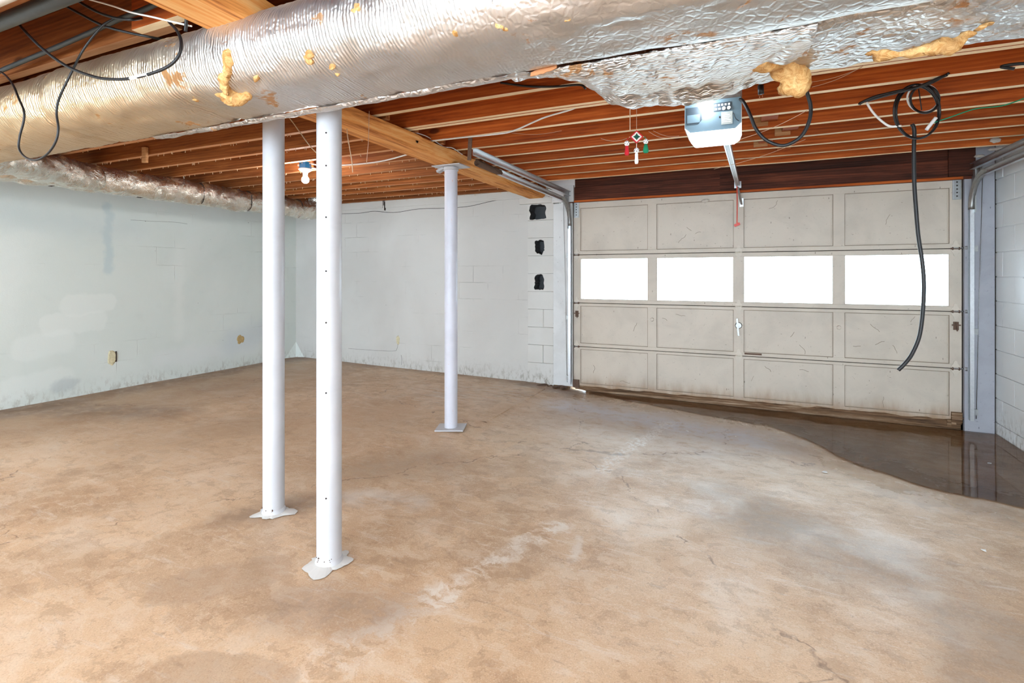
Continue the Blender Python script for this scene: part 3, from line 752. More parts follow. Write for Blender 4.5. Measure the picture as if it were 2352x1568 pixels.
# second duct beside it on the right, with a blanket of wrap sagging out of its end
PROF2 = [(1.66, .86), (1.645, .79), (1.67, .735), (1.74, .712), (1.86, .708), (1.97, .706), (2.04, .712), (2.095, .74), (2.12, .80), (2.11, .88), (2.06, .94), (1.96, .965), (1.82, .965), (1.71, .93)]
d2 = empty('foil_duct', (1., 1.9, ZC+.7), label='battered foil duct beside the big duct, upper right, insulation spilling out', cat='duct')
def disp2(x, a, b): return .020*fbm((x*2.2, a*4, b*4+9), 4)+.010*fbm((x*9, a*9, b*9), 3)
under(obj('wrap', duct_mesh(PROF2, -.15, XR-.01, .016, disp2), 'foil_beaten', None, True), d2)
fold = [(-.72, .885), (-.66, .845), (-.60, .79), (-.54, .738), (-.49, .702), (-.42, .668), (-.34, .660), (-.257, .661), (-.18, .657), (-.10, .658), (-.04, .672), (.02, .688), (.09, .70), (.16, .71)]
bm = bmesh.new(); R = []
def lerp_tab(T, x):
    for (a, b), (c, d) in zip(T, T[1:]):
        if a <= x <= c: return b+(d-b)*(x-a)/(c-a)
    return T[0][1] if x < T[0][0] else T[-1][1]
m = 110
for i in range(m+1):
    x = -.72+.90*i/m; h = lerp_tab(fold, x); R.append([])
    lift = ss(-.50, -.72, x)
    prof = [(1.585, .672), (1.66, .664+.01*lift), (1.76, .662+(h-.665)*.35), (1.86, .662+(h-.664)*.62), (1.95, h+.010), (2.01, h+.001), (2.05, h), (2.09, h+.012), (2.115, h+.05), (2.12, h+.11), (2.10, .95)]
    # the fold reaches less far back as the blanket narrows to the left
    for k, (a, b) in enumerate(prof):
        yy = 1.585+(a-1.585)*(1-.45*lift); pl = .012*fbm((x*4.5+a*3, a*7, 3), 3)+.004*math.sin((x*.8+a)*85+4*noise.noise(Vector((x*3, a*3, 0))))*ss(1.62, 1.75, a)
        R[-1].append(bm.verts.new((x, yy, ZC+b+pl*(0 if k in (0,) else 1))))
for A, B in zip(R, R[1:]):
    for k in range(len(A)-1): bm.faces.new((A[k], B[k], B[k+1], A[k+1]))
bmesh.ops.subdivide_edges(bm, edges=bm.edges[:], cuts=1, smooth=.6, use_grid_fill=True)
for v in bm.verts: v.co.z += .005*fbm((v.co.x*16, v.co.y*10, 1), 3)
sg = under(obj('sagging_wrap', bm, 'foil_sag', None, True), d2); md = sg.modifiers.new('t', 'SOLIDIFY'); md.thickness = .004
# flap of bright foil tape and dark mouth where the blanket has torn open
bm = bmesh.new(); R = []
for i in range(15):
    s = i/14; x = .0+.13*s
    R.append([bm.verts.new((x, 1.66+.10*q, ZC+.675+.02*q+.008*fbm((x*20, q*4, 0), 3)-.012*math.sin(q*3))) for q in (0, .25, .5, .75, 1)])
for A, B in zip(R, R[1:]):
    for k in range(4): bm.faces.new((A[k], B[k], B[k+1], A[k+1]))
o = under(obj('foil_flap', bm, 'foil_crinkled', None, True), d2); o.modifiers.new('t', 'SOLIDIFY').thickness = .003
# yellow insulation hanging from the torn end
g = [((1757, 105), 1.80, .016, .03), ((1748, 125), 1.84, .022, .03), ((1735, 145), 1.88, .035, .02), ((1765, 148), 1.92, .035, .022), ((1790, 150), 1.97, .035, .024), ((1808, 165), 2.0, .035, .026), ((1825, 180), 2.02, .03, .03), ((1840, 170), 2.03, .025, .025), ((1848, 185), 2.04, .02, .03), ((1815, 195), 2.04, .026, .02), ((1805, 205), 2.05, .018, .014), ((1832, 208), 2.05, .016, .018)]
under(clump('hanging_insulation', [(at(x, y, Y), (a*.8, .022, b*.8)) for (x, y), Y, a, b in g], 'fiberglass', seed=4), d2)
g = [((1998, 122), .018, .009), ((2025, 128), .02, .016), ((2045, 130), .02, .014), ((2075, 125), .026, .012), ((2105, 122), .028, .012), ((2135, 115), .026, .014), ((2165, 105), .024, .014), ((2185, 112), .02, .012), ((2200, 95), .02, .01), ((2222, 80), .018, .008), ((2250, 66), .018, .006), ((2270, 55), .016, .005)]
under(clump('insulation_strip', [(at(x, y, 1.88), (a*.62, .012, b*.62)) for (x, y), a, b in g], 'fiberglass', seed=6), d2)

# crinkled flexible duct along the left wall
def flex(bm, path, r, seed, seg=40):
    rings = []; up = Vector((0, 0, 1)); n = len(path)
    for i, p in enumerate(path):
        d = (path[min(i+1, n-1)]-path[max(i-1, 0)]).normalized(); s = d.cross(up).normalized(); q = s.cross(d).normalized(); ring = []
        for k in range(seg):
            a = 2*math.pi*k/seg; dirv = s*math.cos(a)+q*math.sin(a); pp = p+dirv*r
            ridge = abs(noise.noise(Vector((pp.x*5, pp.y*5, pp.z*5+seed)))) ; ridge2 = abs(noise.noise(pp*13+Vector((seed, 0, 0))))
            rr = r*(1+.05*fbm((pp.x*2, pp.y*2, pp.z*2), 3))-.035*(.25-ridge)-.014*(.25-ridge2)
            ring.append(bm.verts.new(p+dirv*rr))
        rings.append(ring)
    for A, B in zip(rings, rings[1:]):
        for k in range(seg): bm.faces.new((A[k], B[k], B[(k+1) % seg], A[(k+1) % seg]))
    bm.faces.new(rings[0]); bm.faces.new(rings[-1]); bmesh.ops.recalc_face_normals(bm, faces=bm.faces[:])
fd = empty('flexible_duct', (-5.3, 3.6, ZC+.74), label='crinkled silver flexible duct hung along the left wall', cat='duct')
FX, FZ = -5.30, ZC+.865
p = spline([(FX, 1.75, FZ+.0), (FX, 2.2, FZ), (FX, 3., FZ), (FX, 4., FZ), (FX, 4.8, FZ), (FX+.0, 5.12, FZ-.005), (FX+.04, 5.27, FZ+.04), (FX+.05, 5.30, FZ+.16)], 26)
bm = bmesh.new(); flex(bm, p, .122, 1); under(obj('wrap', bm, 'foil_crinkled', None, True), fd)
p = spline([(-4.55, 1.60, ZC+.80), (-4.72, 1.85, ZC+.82), (-4.95, 2.1, ZC+.84), (-5.12, 2.35, ZC+.86), (-5.25, 2.65, ZC+.865)], 18)
bm = bmesh.new(); flex(bm, p, .115, 5); under(obj('branch', bm, 'foil_crinkled', None, True), fd)
for y in (2.35, 3.05, 3.62, 4.2, 4.95):      # cords that strangle the wrap
    bm = bmesh.new(); tube(bm, [Vector((FX+.118*math.cos(a), y+.02*math.sin(a*1.5), FZ+.118*math.sin(a))) for a in (2*math.pi*k/24 for k in range(25))], .004, 6)
    under(obj('tie_cord', bm, 'dark_gap', None, True), fd)
tube_obj('hanger_wire', [at(410, 322, 2.7), at(409, 355, 3.1), at(413, 385, 3.5), at(424, 412, 3.7), at(425, 428, 3.75)], .006, 'white_vinyl', label='thin pale wire dangling onto the flexible duct', cat='wire')

# ------------------------------------------------------------------ garage door
DX0, DX1, DY = -1.758, 1.705, YF
door = empty('door_1', (0, DY, 0), kind='structure', label='four section white wooden garage door with a row of windows')
XC = [(-1.681, -.935), (-.845, -.094), (-.002, .761), (.851, 1.622)]
SEC = [('door_section', .028, .494, .085, .468), ('door_section', .500, .985, .535, .955), ('window_section', .991, 1.527, 1.030, 1.487), ('door_section', 1.533, 2.125, 1.573, 2.055)]
def loc_obj(name, bm, mat, parent, **kw):
    o = obj(name, bm, mat, None, **kw); return under(o, parent) if parent.parent is None else o
def frame_rects(z0, z1, p0, p1):
    R = [(DX0, DX1, z0, p0), (DX0, DX1, p1, z1)]
    xs = [DX0]+[q for a in XC for q in a]+[DX1]
    for i in range(0, len(xs), 2): R.append((xs[i], xs[i+1], p0, p1))
    return R
for si, (nm, z0, z1, p0, p1) in enumerate(SEC):
    sec = empty(nm, (0, 0, 0)); sec.parent = door
    if si:
        o = obj('seam_backing', bbox(DX0, DX1, DY+.012, DY+.032, z0-.02, z0+.004), 'dark_gap', sec); o.data.transform(Matrix.Translation((0, -DY, 0)))  # dark strip added behind the section seam to block leaking daylight
    def add(n_, bm_, m_):
        o = obj(n_, bm_, m_, sec); o.data.transform(Matrix.Translation((0, -DY, 0))); return o
    bm = bmesh.new(); rr = frame_rects(z0, z1, p0, p1)
    for x0, x1, a, b in rr[:2]:
        b2_ = bbox(x0, x1, DY-.002, DY+.036, a, b, .004); me = bpy.data.meshes.new('x'); b2_.to_mesh(me); b2_.free(); bm.from_mesh(me); bpy.data.meshes.remove(me)
    add('rail', bm, 'door_paint')
    for x0, x1, a, b in rr[2:]:
        add('stile', bbox(x0, x1, DY, DY+.034, a, b), 'door_paint')
    for (x0, x1) in XC:
        if nm == 'window_section':
            add('pane', bbox(x0-.004, x1+.004, DY+.016, DY+.019, p0-.004, p1+.004), 'window_glass')
            bm = bmesh.new()
            for r in ((x0, x1, p0, p0+.006), (x0, x1, p1-.006, p1), (x0, x0+.006, p0+.006, p1-.006), (x1-.006, x1, p0+.006, p1-.006)): box(bm, r[0], r[1], DY+.004, DY+.016, r[2], r[3])
            add('glazing_bead', bm, 'door_paint')
        else:
            bm = bmesh.new(); box(bm, x0-.002, x1+.002, DY+.014, DY+.022, p0-.002, p1+.002)
            add('panel', bm, 'door_paint')
            bm = bmesh.new()
            for r in ((x0, x1, p0, p0+.012), (x0, x1, p1-.012, p1), (x0, x0+.012, p0+.012, p1-.012), (x1-.012, x1, p0+.012, p1-.012)): box(bm, r[0], r[1], DY+.008, DY+.014, r[2], r[3])
            add('moulding', bm, 'door_paint')
            bm = bmesh.new()
            for r in ((x0, x1, p0-.001, p0+.0045), (x0, x1, p1-.0045, p1+.001), (x0-.001, x0+.004, p0+.0045, p1-.0045), (x1-.004, x1+.001, p0+.0045, p1-.0045)): box(bm, r[0], r[1], DY+.002, DY+.0088, r[2], r[3])
            add('groove', bm, 'groove_dirt')
def dpart(name, bm, mat, smooth=False):
    o = obj(name, bm, mat, door, smooth); o.data.transform(Matrix.Translation((0, -DY, 0))); return o
# rotted bottom rail, torn away in the right corner
bm = bmesh.new(); n = 90; R = []
for i in range(n+1):
    x = DX0+.02+(DX1-.03-DX0)*i/n; rot = ss(-.2, 1.4, x)
    zt = .05+.012*fbm((x*5, 0, 2), 3)*(1+rot); zb = .018-.034*ss(-1.72, -1.45, x)-.024*ss(.4, 1.6, x)+.010*rot*fbm((x*9, 3, 0), 3)
    d = .010+.010*rot*abs(fbm((x*7, 5, 5), 3))
    R.append([bm.verts.new(q) for q in ((x, DY-d, zb), (x, DY-d-.004, zb+.018), (x, DY-d, zt-.012), (x, DY-.001, zt+.01), (x, DY+.03, zt), (x, DY+.03, zb))])
for A, B in zip(R, R[1:]):
    for k in range(6): bm.faces.new((A[k], B[k], B[(k+1) % 6], A[(k+1) % 6]))
bm.faces.new(R[0]); bm.faces.new(R[-1]); bmesh.ops.recalc_face_normals(bm, faces=bm.faces[:]); dpart('bottom_rail', bm, 'rotten_wood')
dpart('bottom_backing', bbox(-1.62, 1.76, DY+.006, DY+.05, -.06, .06), 'dark_gap')  # dark strips added behind the door edges to keep daylight from leaking in
dpart('side_backing', bbox(1.69, 1.75, DY+.006, DY+.05, -.06, 2.12), 'dark_gap')
dpart('side_backing', bbox(-1.80, -1.75, DY+.006, DY+.05, .04, 2.12), 'dark_gap')
for k in range(3):    # splintered corner
    dpart('splinter', bbox(1.60+.03*k, 1.63+.035*k, DY-.02, DY+.02, .0+.01*k, .055+.012*k, .004), 'rotten_wood')
def hinge(x, z, side, mat='rust_steel', roller=True):
    h = empty('hinge'); h.parent = door; h.location = (x, -.002, z)
    bm = bmesh.new()
    for s in (1, -1):   # spade shaped leaves
        pts = [(-.030, 0), (.030, 0), (.028, s*.022), (.014, s*.045), (.012, s*.062), (0, s*.070), (-.012, s*.062), (-.014, s*.045), (-.028, s*.022)]
        A = [bm.verts.new((a, 0, b)) for a, b in pts]; B = [bm.verts.new((a, -.004, b)) for a, b in pts]
        bm.faces.new(A); bm.faces.new(B[::-1])
        for k in range(len(A)): bm.faces.new((A[k], A[(k+1) % len(A)], B[(k+1) % len(A)], B[k]))
    bmesh.ops.recalc_face_normals(bm, faces=bm.faces[:]); obj('hinge_leaf', bm, 'hinge_paint', h)
    bm = bmesh.new(); tube(bm, [(-.034, -.010, 0), (.034, -.010, 0)], .007, 10); obj('hinge_knuckle', bm, mat, h, True)
    bm = bmesh.new()
    for s in (-.022, .022): box(bm, s-.003, s+.003, -.022, 0, -.012, .012)
    obj('hinge_lug', bm, mat, h)
    if roller:
        bm = bmesh.new(); tube(bm, [(-.03*side, -.014, .004), (.062*side, -.014, .004)], .0045, 8); obj('roller_stem', bm, 'dull_steel', h, True)
        lathe_obj('roller', [(.018, .056*side), (.021, .059*side), (.021, .069*side), (.018, .072*side)], (0, -.014, .004), 'dull_steel', h, 18, 'X')
for z in (.497, .988, 1.530):
    hinge(-1.722, z, -1); hinge(1.662, z, 1); 
for z in (.497, .988, 1.530): hinge(-.048, z, 1, 'hinge_paint', False)
for x, s in ((-1.725, -1), (1.67, 1)):
    dpart('top_bracket', bbox(x-.03, x+.03, DY-.012, DY-.002, 1.95, 2.13, .003), 'dull_steel')
    for k in range(5): dpart('bolt', bbox(x-.005, x+.005, DY-.015, DY-.011, 1.975+k*.03, 1.985+k*.03), 'dark_gap')
    bm = bbox(x-.04, x+.035, DY-.022, DY-.002, .035, .125, .006); dpart('bottom_bracket', bm, 'rust_steel' if s < 0 else 'rotten_wood')
    tubebm = bmesh.new(); tube(tubebm, [(x, DY-.016, .075), (x+.10*s, DY-.016, .075)], .006, 8); dpart('bracket_stem', tubebm, 'rust_steel', True)
# lock in the third section, finger pulls and side latches
bm = bmesh.new(); lathe(bm, [(.001, -.014), (.026, -.013), (.032, -.004), (.034, 0)], (-.048, DY-.002, .80), 18, 'Y'); bar(bm, (-.062, DY-.02, .87), (-.048, DY-.02, .70), .016, .008, Vector((0, 1, 0))); dpart('lock_handle', bm, 'dull_steel')
for x, z in ((-.89, .83), (.806, .815)):
    bm = bmesh.new(); lathe(bm, [(.001, -.012), (.016, -.012), (.020, 0)], (x, DY-.001, z), 14, 'Y'); bar(bm, (x-.045, DY-.005, z), (x+.04, DY-.005, z), .008, .016, Vector((0, 0, 1))); dpart('latch_guide', bm, 'door_paint')
for x, s in ((-1.72, -1), (1.665, 1)):
    bm = bmesh.new(); box(bm, x-.018, x+.018, DY-.008, DY-.001, .83, .90); bar(bm, (x-.03, DY-.014, .872), (x+.03, DY-.014, .872), .01, .01); bar(bm, (x, DY-.016, .90), (x+.006, DY-.016, .82), .008, .008, Vector((0, 1, 0))); dpart('side_latch', bm, 'rust_steel')
bm = bbox(-.052+.012, -.052+.05, DY-.022, DY-.001, 1.98, 2.065, .002); dpart('arm_bracket', bm, 'steel')
# reinforcing strip with flaked paint under third section
dpart('strike_strip', bbox(.005, .16, DY-.006, DY-.001, .515, .532, .002), 'rust_steel')

rs = random.Random(4)
for k in range(26):   # knife cuts and cracks in the door paint
    x, z = rs.uniform(-1.6, 1.6), rs.choice((rs.uniform(.12, .44), rs.uniform(.56, .93), rs.uniform(1.62, 2.0)))
    i_ = [q for q in XC if q[0]+.05 < x < q[1]-.12]
    if not i_: continue
    pts = [Vector((x, DY+.0135, z))]
    a = rs.uniform(-.9, .9)
    for _ in range(rs.randint(3, 6)):
        a += rs.uniform(-.7, .7); pts.append(pts[-1]+Vector((math.cos(a)*.02, 0, math.sin(a)*.02)))
    bm = bmesh.new(); tube(bm, pts, .0016, 4); dpart('scratch', bm, 'groove_dirt')

# opening trim: header, jambs, right post
hd = obj('trim_1', bbox(-1.80, 1.78, DY-.035, DY+.02, 2.118, 2.29, .003), 'header_wood', kind='structure')
obj('header_plank', bbox(-1.74, 1.70, DY-.012, DY+.03, 2.29, 2.53), 'header_wood', hd)
obj('header_lip', bbox(-1.74, 1.70, DY-.052, DY-.034, 2.118, 2.140, .003), 'joist_wood', hd)
obj('header_post', bbox(-.22, -.08, DY-.05, DY-.034, 2.142, 2.31, .003), 'header_wood', hd)
obj('header_post', bbox(1.60, 1.78, DY-.06, DY-.034, 2.142, 2.50, .003), 'header_wood', hd)
obj('header_cap', bbox(-1.995, -1.74, DY-.07, DY-.036, 2.125, 2.31, .003), 'jamb_paint', hd)
jl = obj('trim_2', bbox(-1.995, -1.765, DY-.025, DY+.10, .045, 2.118, .004), 'jamb_paint', kind='structure')
obj('jamb_foot', bbox(-1.985, -1.80, DY-.02, DY+.09, -.02, .045, .006), 'rotten_wood', jl)
jr = obj('trim_3', bbox(1.715, 1.915, DY-.03, DY+.10, -.035, 2.42, .004), 'post_paint', kind='structure')

obj('corner_strip', bbox(1.913, XR+.001, DY-.012, DY+.10, -.04, 2.42), 'dark_gap', jr)  # dark strip filling the corner between post and wall
# ------------------------------------------------------------------ door tracks
def c_channel(bm, path, w, d, th=.003, inward=Vector((1, 0, 0))):
    """a C profile swept along path; open side faces inward"""
    n = len(path)
    for off0, off1 in (((-d/2, 0), (-d/2+th, 0)), ):
        pass
    R = []
    for i, p in enumerate(path):
        p = Vector(p); t_ = (Vector(path[min(i+1, n-1)])-Vector(path[max(i-1, 0)])).normalized(); s = inward; u = t_.cross(s).normalized()
        prof = [(0.0, -d/2), (w, -d/2), (w, -d/2+th), (th, -d/2+th), (th, d/2-th), (w, d/2-th), (w, d/2), (0, d/2)]
        R.append([bm.verts.new(p+s*a+u*b) for a, b in prof])
    for A, B in zip(R, R[1:]):
        for k in range(8): bm.faces.new((A[k], B[k], B[(k+1) % 8], A[(k+1) % 8]))
    bm.faces.new(R[0]); bm.faces.new(R[-1]); bmesh.ops.recalc_face_normals(bm, faces=bm.faces[:])
def track(x, s, yend, label, spring):
    rt = empty('door_track', (x, DY, 0), label=label, cat='track')
    yv = DY-.055; z1 = 2.125; rad = .27
    bm = bmesh.new(); c_channel(bm, [(x, yv, .075), (x, yv, z1-rad)], .028, .046, .003, Vector((-s, 0, 0))); under(obj('vertical_track', bm, 'steel', None), rt)
    arc = [(x, yv-rad+rad*math.cos(a), z1-rad+rad*math.sin(a)) for a in (math.pi/2*k/12 for k in range(13))]
    bm = bmesh.new(); c_channel(bm, arc, .028, .046, .003, Vector((-s, 0, 0))); under(obj('curved_track', bm, 'dull_steel', None, True), rt)
    bm = bmesh.new(); c_channel(bm, [(x, yv-rad, z1), (x, yend+.42, z1)], .028, .046, .003, Vector((-s, 0, 0))); under(obj('horizontal_track', bm, 'steel', None), rt)
    bm = bmesh.new(); c_channel(bm, [(x-.004*s, DY-.10, z1+.085), (x-.004*s, yend, z1+.07)], .034, .05, .003, Vector((-s, 0, 0))); under(obj('upper_rail', bm, 'steel', None), rt)
    bm = bmesh.new(); box(bm, x-.004, x+.004, yv-.05, DY-.03, z1-.30, z1+.12); under(obj('flag_bracket', bm, 'dull_steel'), rt)
    under(lathe_obj('cable_pulley', [(.02, -.008), (.045, -.007), (.045, .007), (.02, .008)], (x+.012*s, yv-.08, z1+.04), 'dull_steel', None, 22, 'X'), rt)
    if spring:
        L = []; 
        for k in range(36*10+1):
            a = 2*math.pi*k/10; L.append((x+.022*math.cos(a), yend+.07+.40*k/360, z1+.005+.022*math.sin(a)))
        bm = bmesh.new(); tube(bm, L, .0035, 5); under(obj('spring', bm, 'rust_steel', None, True), rt)
    for z in (.12, .8, 1.5):
        bm = bmesh.new(); box(bm, x-.002, x+.03*s+.002 if s > 0 else x+.002, yv-.004, DY-.028, z, z+.05) if s > 0 else box(bm, x-.03, x+.002, yv-.004, DY-.026, z, z+.05); under(obj('track_bracket', bm, 'dull_steel'), rt)
    cx = x+s*.045
    under(tube_obj('lift_cable', [(cx+.0*s, yv-.05, z1+.0), (cx-.005*s, yv+.012, 1.0), (cx-.02*s, yv+.014, .09)], .0028, 'dull_steel', None, 6, 5, False), rt)
    return rt
tl = track(-1.80, -1, 3.30, 'left garage door track curving from the jamb up under the joists', True)
tr_ = track(1.765, 1, 3.30, 'right garage door track in front of the grey post', True)
bm = bmesh.new(); bar(bm, (-1.83, 3.31, 2.14), (-1.79, 3.26, 2.36), .032, .004, Vector((0, 1, 0))); under(obj('hanger_strap', bm, 'rust_steel'), tl)
bm = bmesh.new(); bar(bm, (1.79, 3.31, 2.14), (1.79, 3.26, 2.34), .032, .004, Vector((0, 1, 0))); under(obj('hanger_strap', bm, 'rust_steel'), tr_)

# ------------------------------------------------------------------ door opener
OX, OY, OZ = -.140, 2.70, ZC+.655
op = empty('door_opener', (OX, OY, OZ), label='blue grey garage door opener motor with white lens and lit bulb', cat='door opener')
def chamf(w, y0, y1, z0, z1, ch):
    bm = bmesh.new(); pr = [(-w, z1), (-w, z0+ch*1.0), (-w+ch, z0), (w-ch, z0), (w, z0+ch), (w, z1)]
    A = [bm.verts.new((a, y0, b)) for a, b in pr]; B = [bm.verts.new((a, y1, b)) for a, b in pr]
    bm.faces.new(A); bm.faces.new(B[::-1])
    for k in range(len(A)): bm.faces.new((A[k], A[(k+1) % len(A)], B[(k+1) % len(A)], B[k]))
    bmesh.ops.recalc_face_normals(bm, faces=bm.faces[:]); return bm
obj('housing', chamf(.128, 0, .25, .050, .20, .03), 'opener_blue', op)
obj('side_shell', chamf(.131, .015, .245, .045, .195, .03), 'white_porcelain', op)
bm = bmesh.new(); pr = [(-.128, .074), (-.120, .058), (-.102, .034), (-.094, .030), (.094, .030), (.120, .048), (.130, .074), (.104, .050), (-.104, .050)]
A = [bm.verts.new((a, -.006, b)) for a, b in pr]; B = [bm.verts.new((a, .24, b)) for a, b in pr]
for k in range(len(A)): bm.faces.new((A[k], A[(k+1) % len(A)], B[(k+1) % len(A)], B[k]))
bm.faces.new(A); bm.faces.new(B[::-1]); bmesh.ops.recalc_face_normals(bm, faces=bm.faces[:]); obj('light_lens', bm, 'opener_lens', op)
bm = bmesh.new()
pts = [(-.120, .175), (-.048, .175), (-.048, .112), (-.066, .092), (-.120, .092)]
A = [bm.verts.new((a, -.003, b)) for a, b in pts]; B = [bm.verts.new((a, .001, b)) for a, b in pts]; bm.faces.new(A)
for k in range(5): bm.faces.new((A[k], A[(k+1) % 5], B[(k+1) % 5], B[k]))
bmesh.ops.recalc_face_normals(bm, faces=bm.faces[:]); rc = obj('battery_recess', bm, 'opener_dark', op)
obj('recess_cover', bbox(-.117, -.058, -.005, -.002, .098, .138, .001), 'opener_blue', op)
obj('control_panel', bbox(.005, .083, -.004, .001, .142, .182, .001), 'opener_dark', op)
for k in range(5): obj('control_mark', bbox(.010+.015*k, .019+.015*k, -.0055, -.003, .166, .175), 'white_print', op)
for k in range(2): obj('control_mark', bbox(.011+.016*k, .021+.016*k, -.0055, -.003, .148, .156), 'white_print', op)
for x in (.052, .074): lathe_obj('dial', [(.001, -.008), (.008, -.008), (.009, 0)], (x, -.002, .152), 'white_print', op, 16, 'Y')
lab = obj('rating_label', bbox(.040, .090, -.003, .001, .075, .135), 'opener_label', op)
for k, (a, b) in enumerate(((.048, .078), (.044, .082), (.050, .076), (.043, .083), (.043, .083))): obj('print_line', bbox(a, b, -.0038, -.0028, .122-.0085*k-.004, .122-.0085*k), 'white_print', lab)
obj('screw_hole', bbox(.030, .036, -.003, .001, .110, .117), 'dark_gap', op)
tube_obj('antenna_wire', [(.095, -.002, .125), (.097, -.006, .118), (.105, -.008, .095), (.118, -.01, .082)], .0015, 'black_rubber', op)
bm = bmesh.new(); box(bm, -.125, .125, .02, .045, .205, .222); obj('mount_angle', bm, 'dull_steel', op)
for x in (-.118, .118): 
    bm = bmesh.new(); box(bm, x-.014, x+.014, .025, .029, .20, .36); obj('hanger_strap', bm, 'steel', op)
lathe_obj('bulb_socket', [(.012, 0), (.014, .018), (.014, .03)], (-.03, -.055, .205), 'opener_dark', op, 16)
bm = bmesh.new(); bmesh.ops.create_uvsphere(bm, u_segments=20, v_segments=12, radius=.035, matrix=Matrix.Translation((-.03, -.055, .172))); obj('light_bulb', bm, 'bulb_daylight', op, True)
bm = bmesh.new(); A, B = Vector((-.09-OX+.0, .20, .082)), Vector((-.055-OX, DY-.09-OY, ZC+.895-OZ))
bar(bm, A, B, .034, .03); obj('rail', bm, 'dull_steel', op)
bm = bmesh.new()
for dx in (-.014, .014): bar(bm, A+Vector((dx, 0, -.018)), B+Vector((dx, 0, -.018)), .006, .008)
obj('rail_flange', bm, 'steel', op)
bm = bmesh.new(); bm2 = B+Vector((0, .04, 0)); box(bm, bm2.x-.032, bm2.x+.032, bm2.y-.02, bm2.y+.0, bm2.z-.035, bm2.z+.03); obj('header_bracket', bm, 'steel', op)
bm = bmesh.new(); bar(bm, (B.x, B.y-.02, B.z-.03), (B.x+.035, DY-.02-OY, 2.0-OZ), .02, .006); obj('door_arm', bm, 'dull_steel', op)
rb = [B+Vector((-.006, -.08, -.03)), B+Vector((-.004, -.085, -.2)), B+Vector((-.006, -.085, -.40))]
tube_obj('release_rope', rb, .005, 'red_plastic', op)
bm = bmesh.new(); bar(bm, rb[-1]+Vector((-.024, 0, -.016)), rb[-1]+Vector((.026, 0, .006)), .02, .026); bmesh.ops.bevel(bm, geom=bm.edges[:], offset=.004, segments=2, affect='EDGES'); obj('release_handle', bm, 'red_plastic', op)
lo = Vector((OX, OY, OZ))
tube_obj('power_cord', [p-lo for p in (at(1690, 225, 2.76), at(1706, 232, 2.68), at(1722, 262, 2.66), at(1737, 297, 2.66), at(1762, 323, 2.66), at(1800, 334, 2.66), at(1838, 315, 2.66), at(1858, 280, 2.66), at(1862, 245, 2.66), at(1853, 210, 2.64), at(1848, 185, 2.58))], .008, 'black_rubber', op)
bm = bmesh.new(); tube(bm, [at(1747, 196, 2.6)-lo, at(1748, 216, 2.6)-lo], .013, 10); obj('plug', bm, 'black_rubber', op, True)
bm = bmesh.new()
for dx in (-.006, .006): bar(bm, at(1748, 214, 2.6)-lo+Vector((dx, 0, 0)), at(1748, 223, 2.6)-lo+Vector((dx, 0, 0)), .003, .005, Vector((0, 1, 0)))
obj('plug_prong', bm, 'copper', op)
tube_obj('plug_lead', [at(1747, 198, 2.6)-lo, at(1744, 170, 2.59)-lo, at(1738, 120, 2.575)-lo], .007, 'black_rubber', op)

# ------------------------------------------------------------------ ceiling lamp on the left bay
LX, LY = -3.68, 3.55
lp = empty('ceiling_lamp', (LX, LY, 2.20), label='lit bare bulb in a white holder on a blue ceiling box', cat='lamp')
bm = bmesh.new(); lathe(bm, [(.045, 0), (.052, .004), (.052, .06), (.048, .062)], (0, 0, .075), 8); obj('junction_box', bm, 'blue_plastic', lp)
obj('box_tag', bbox(-.040, -.022, -.0525, -.044, .095, .112), 'white_print', lp)
lathe_obj('lampholder', [(.020, .028), (.024, .045), (.050, .062), (.060, .070), (.060, .078)], (0, 0, 0), 'white_porcelain', lp)
lathe_obj('bulb_neck', [(.016, .0), (.020, .01), (.020, .032)], (0, 0, 0), 'white_porcelain', lp)
bm = bmesh.new(); bmesh.ops.create_uvsphere(bm, u_segments=20, v_segments=12, radius=.033, matrix=Matrix.Translation((0, 0, -.022))); obj('light_bulb', bm, 'bulb_ceiling', lp, True)
obj('mounting_tab', bbox(-.03, .03, .04, .135, .10, .103), 'dull_steel', lp)
tube_obj('electric_cable', [(LX+.05, LY, 2.325), (LX+.25, LY+.02, 2.29), (-2.9, 3.56, 2.27), (-2.5, 3.50, 2.29), (-2.24, 3.42, 2.305)], .006, 'white_vinyl', label='white electric cable running from the blue lamp box to the beam', cat='cable')

# ------------------------------------------------------------------ hanging ornament
ON = at(1462, 325, 2.86)
orn = empty('yarn_ornament', (ON.x, ON.y, ON.z-.10), label='small red white and green yarn ornament with three toy footballs, hung from joist', cat='ornament')
OC = Vector((0, 0, .125))
rot = Matrix.Rotation(YAW*.8, 4, 'Z')
def diamond(r0, r1, y, th):
    bm = bmesh.new(); P = lambda r, yy: [(-r, yy, 0), (0, yy, -r), (r, yy, 0), (0, yy, r)]
    rings = [[bm.verts.new(OC+Vector(p)) for p in P(r, yy)] for r, yy in ((r1, y), (r0, y), (r0, y+th), (r1, y+th))]
    for a in range(4):
        A, B = rings[a], rings[(a+1) % 4]
        for k in range(4): bm.faces.new((A[k], B[k], B[(k+1) % 4], A[(k+1) % 4]))
    bmesh.ops.recalc_face_normals(bm, faces=bm.faces[:]); return bm
def orn_part(n_, bm_, m_, sm=False):
    o = obj(n_, bm_, m_, orn, sm); o.data.transform(rot); return o
orn_part('red_band', diamond(.0285, .036, -.006, .012), 'red_yarn'); orn_part('white_band', diamond(.017, .0282, -.005, .01), 'white_yarn')
bm = bmesh.new(); star = []
for k in range(8):
    a = math.pi/4*k; r = .020 if k % 2 == 0 else .0095; star.append(bm.verts.new(OC+Vector((math.cos(a)*r, -.007, math.sin(a)*r))))
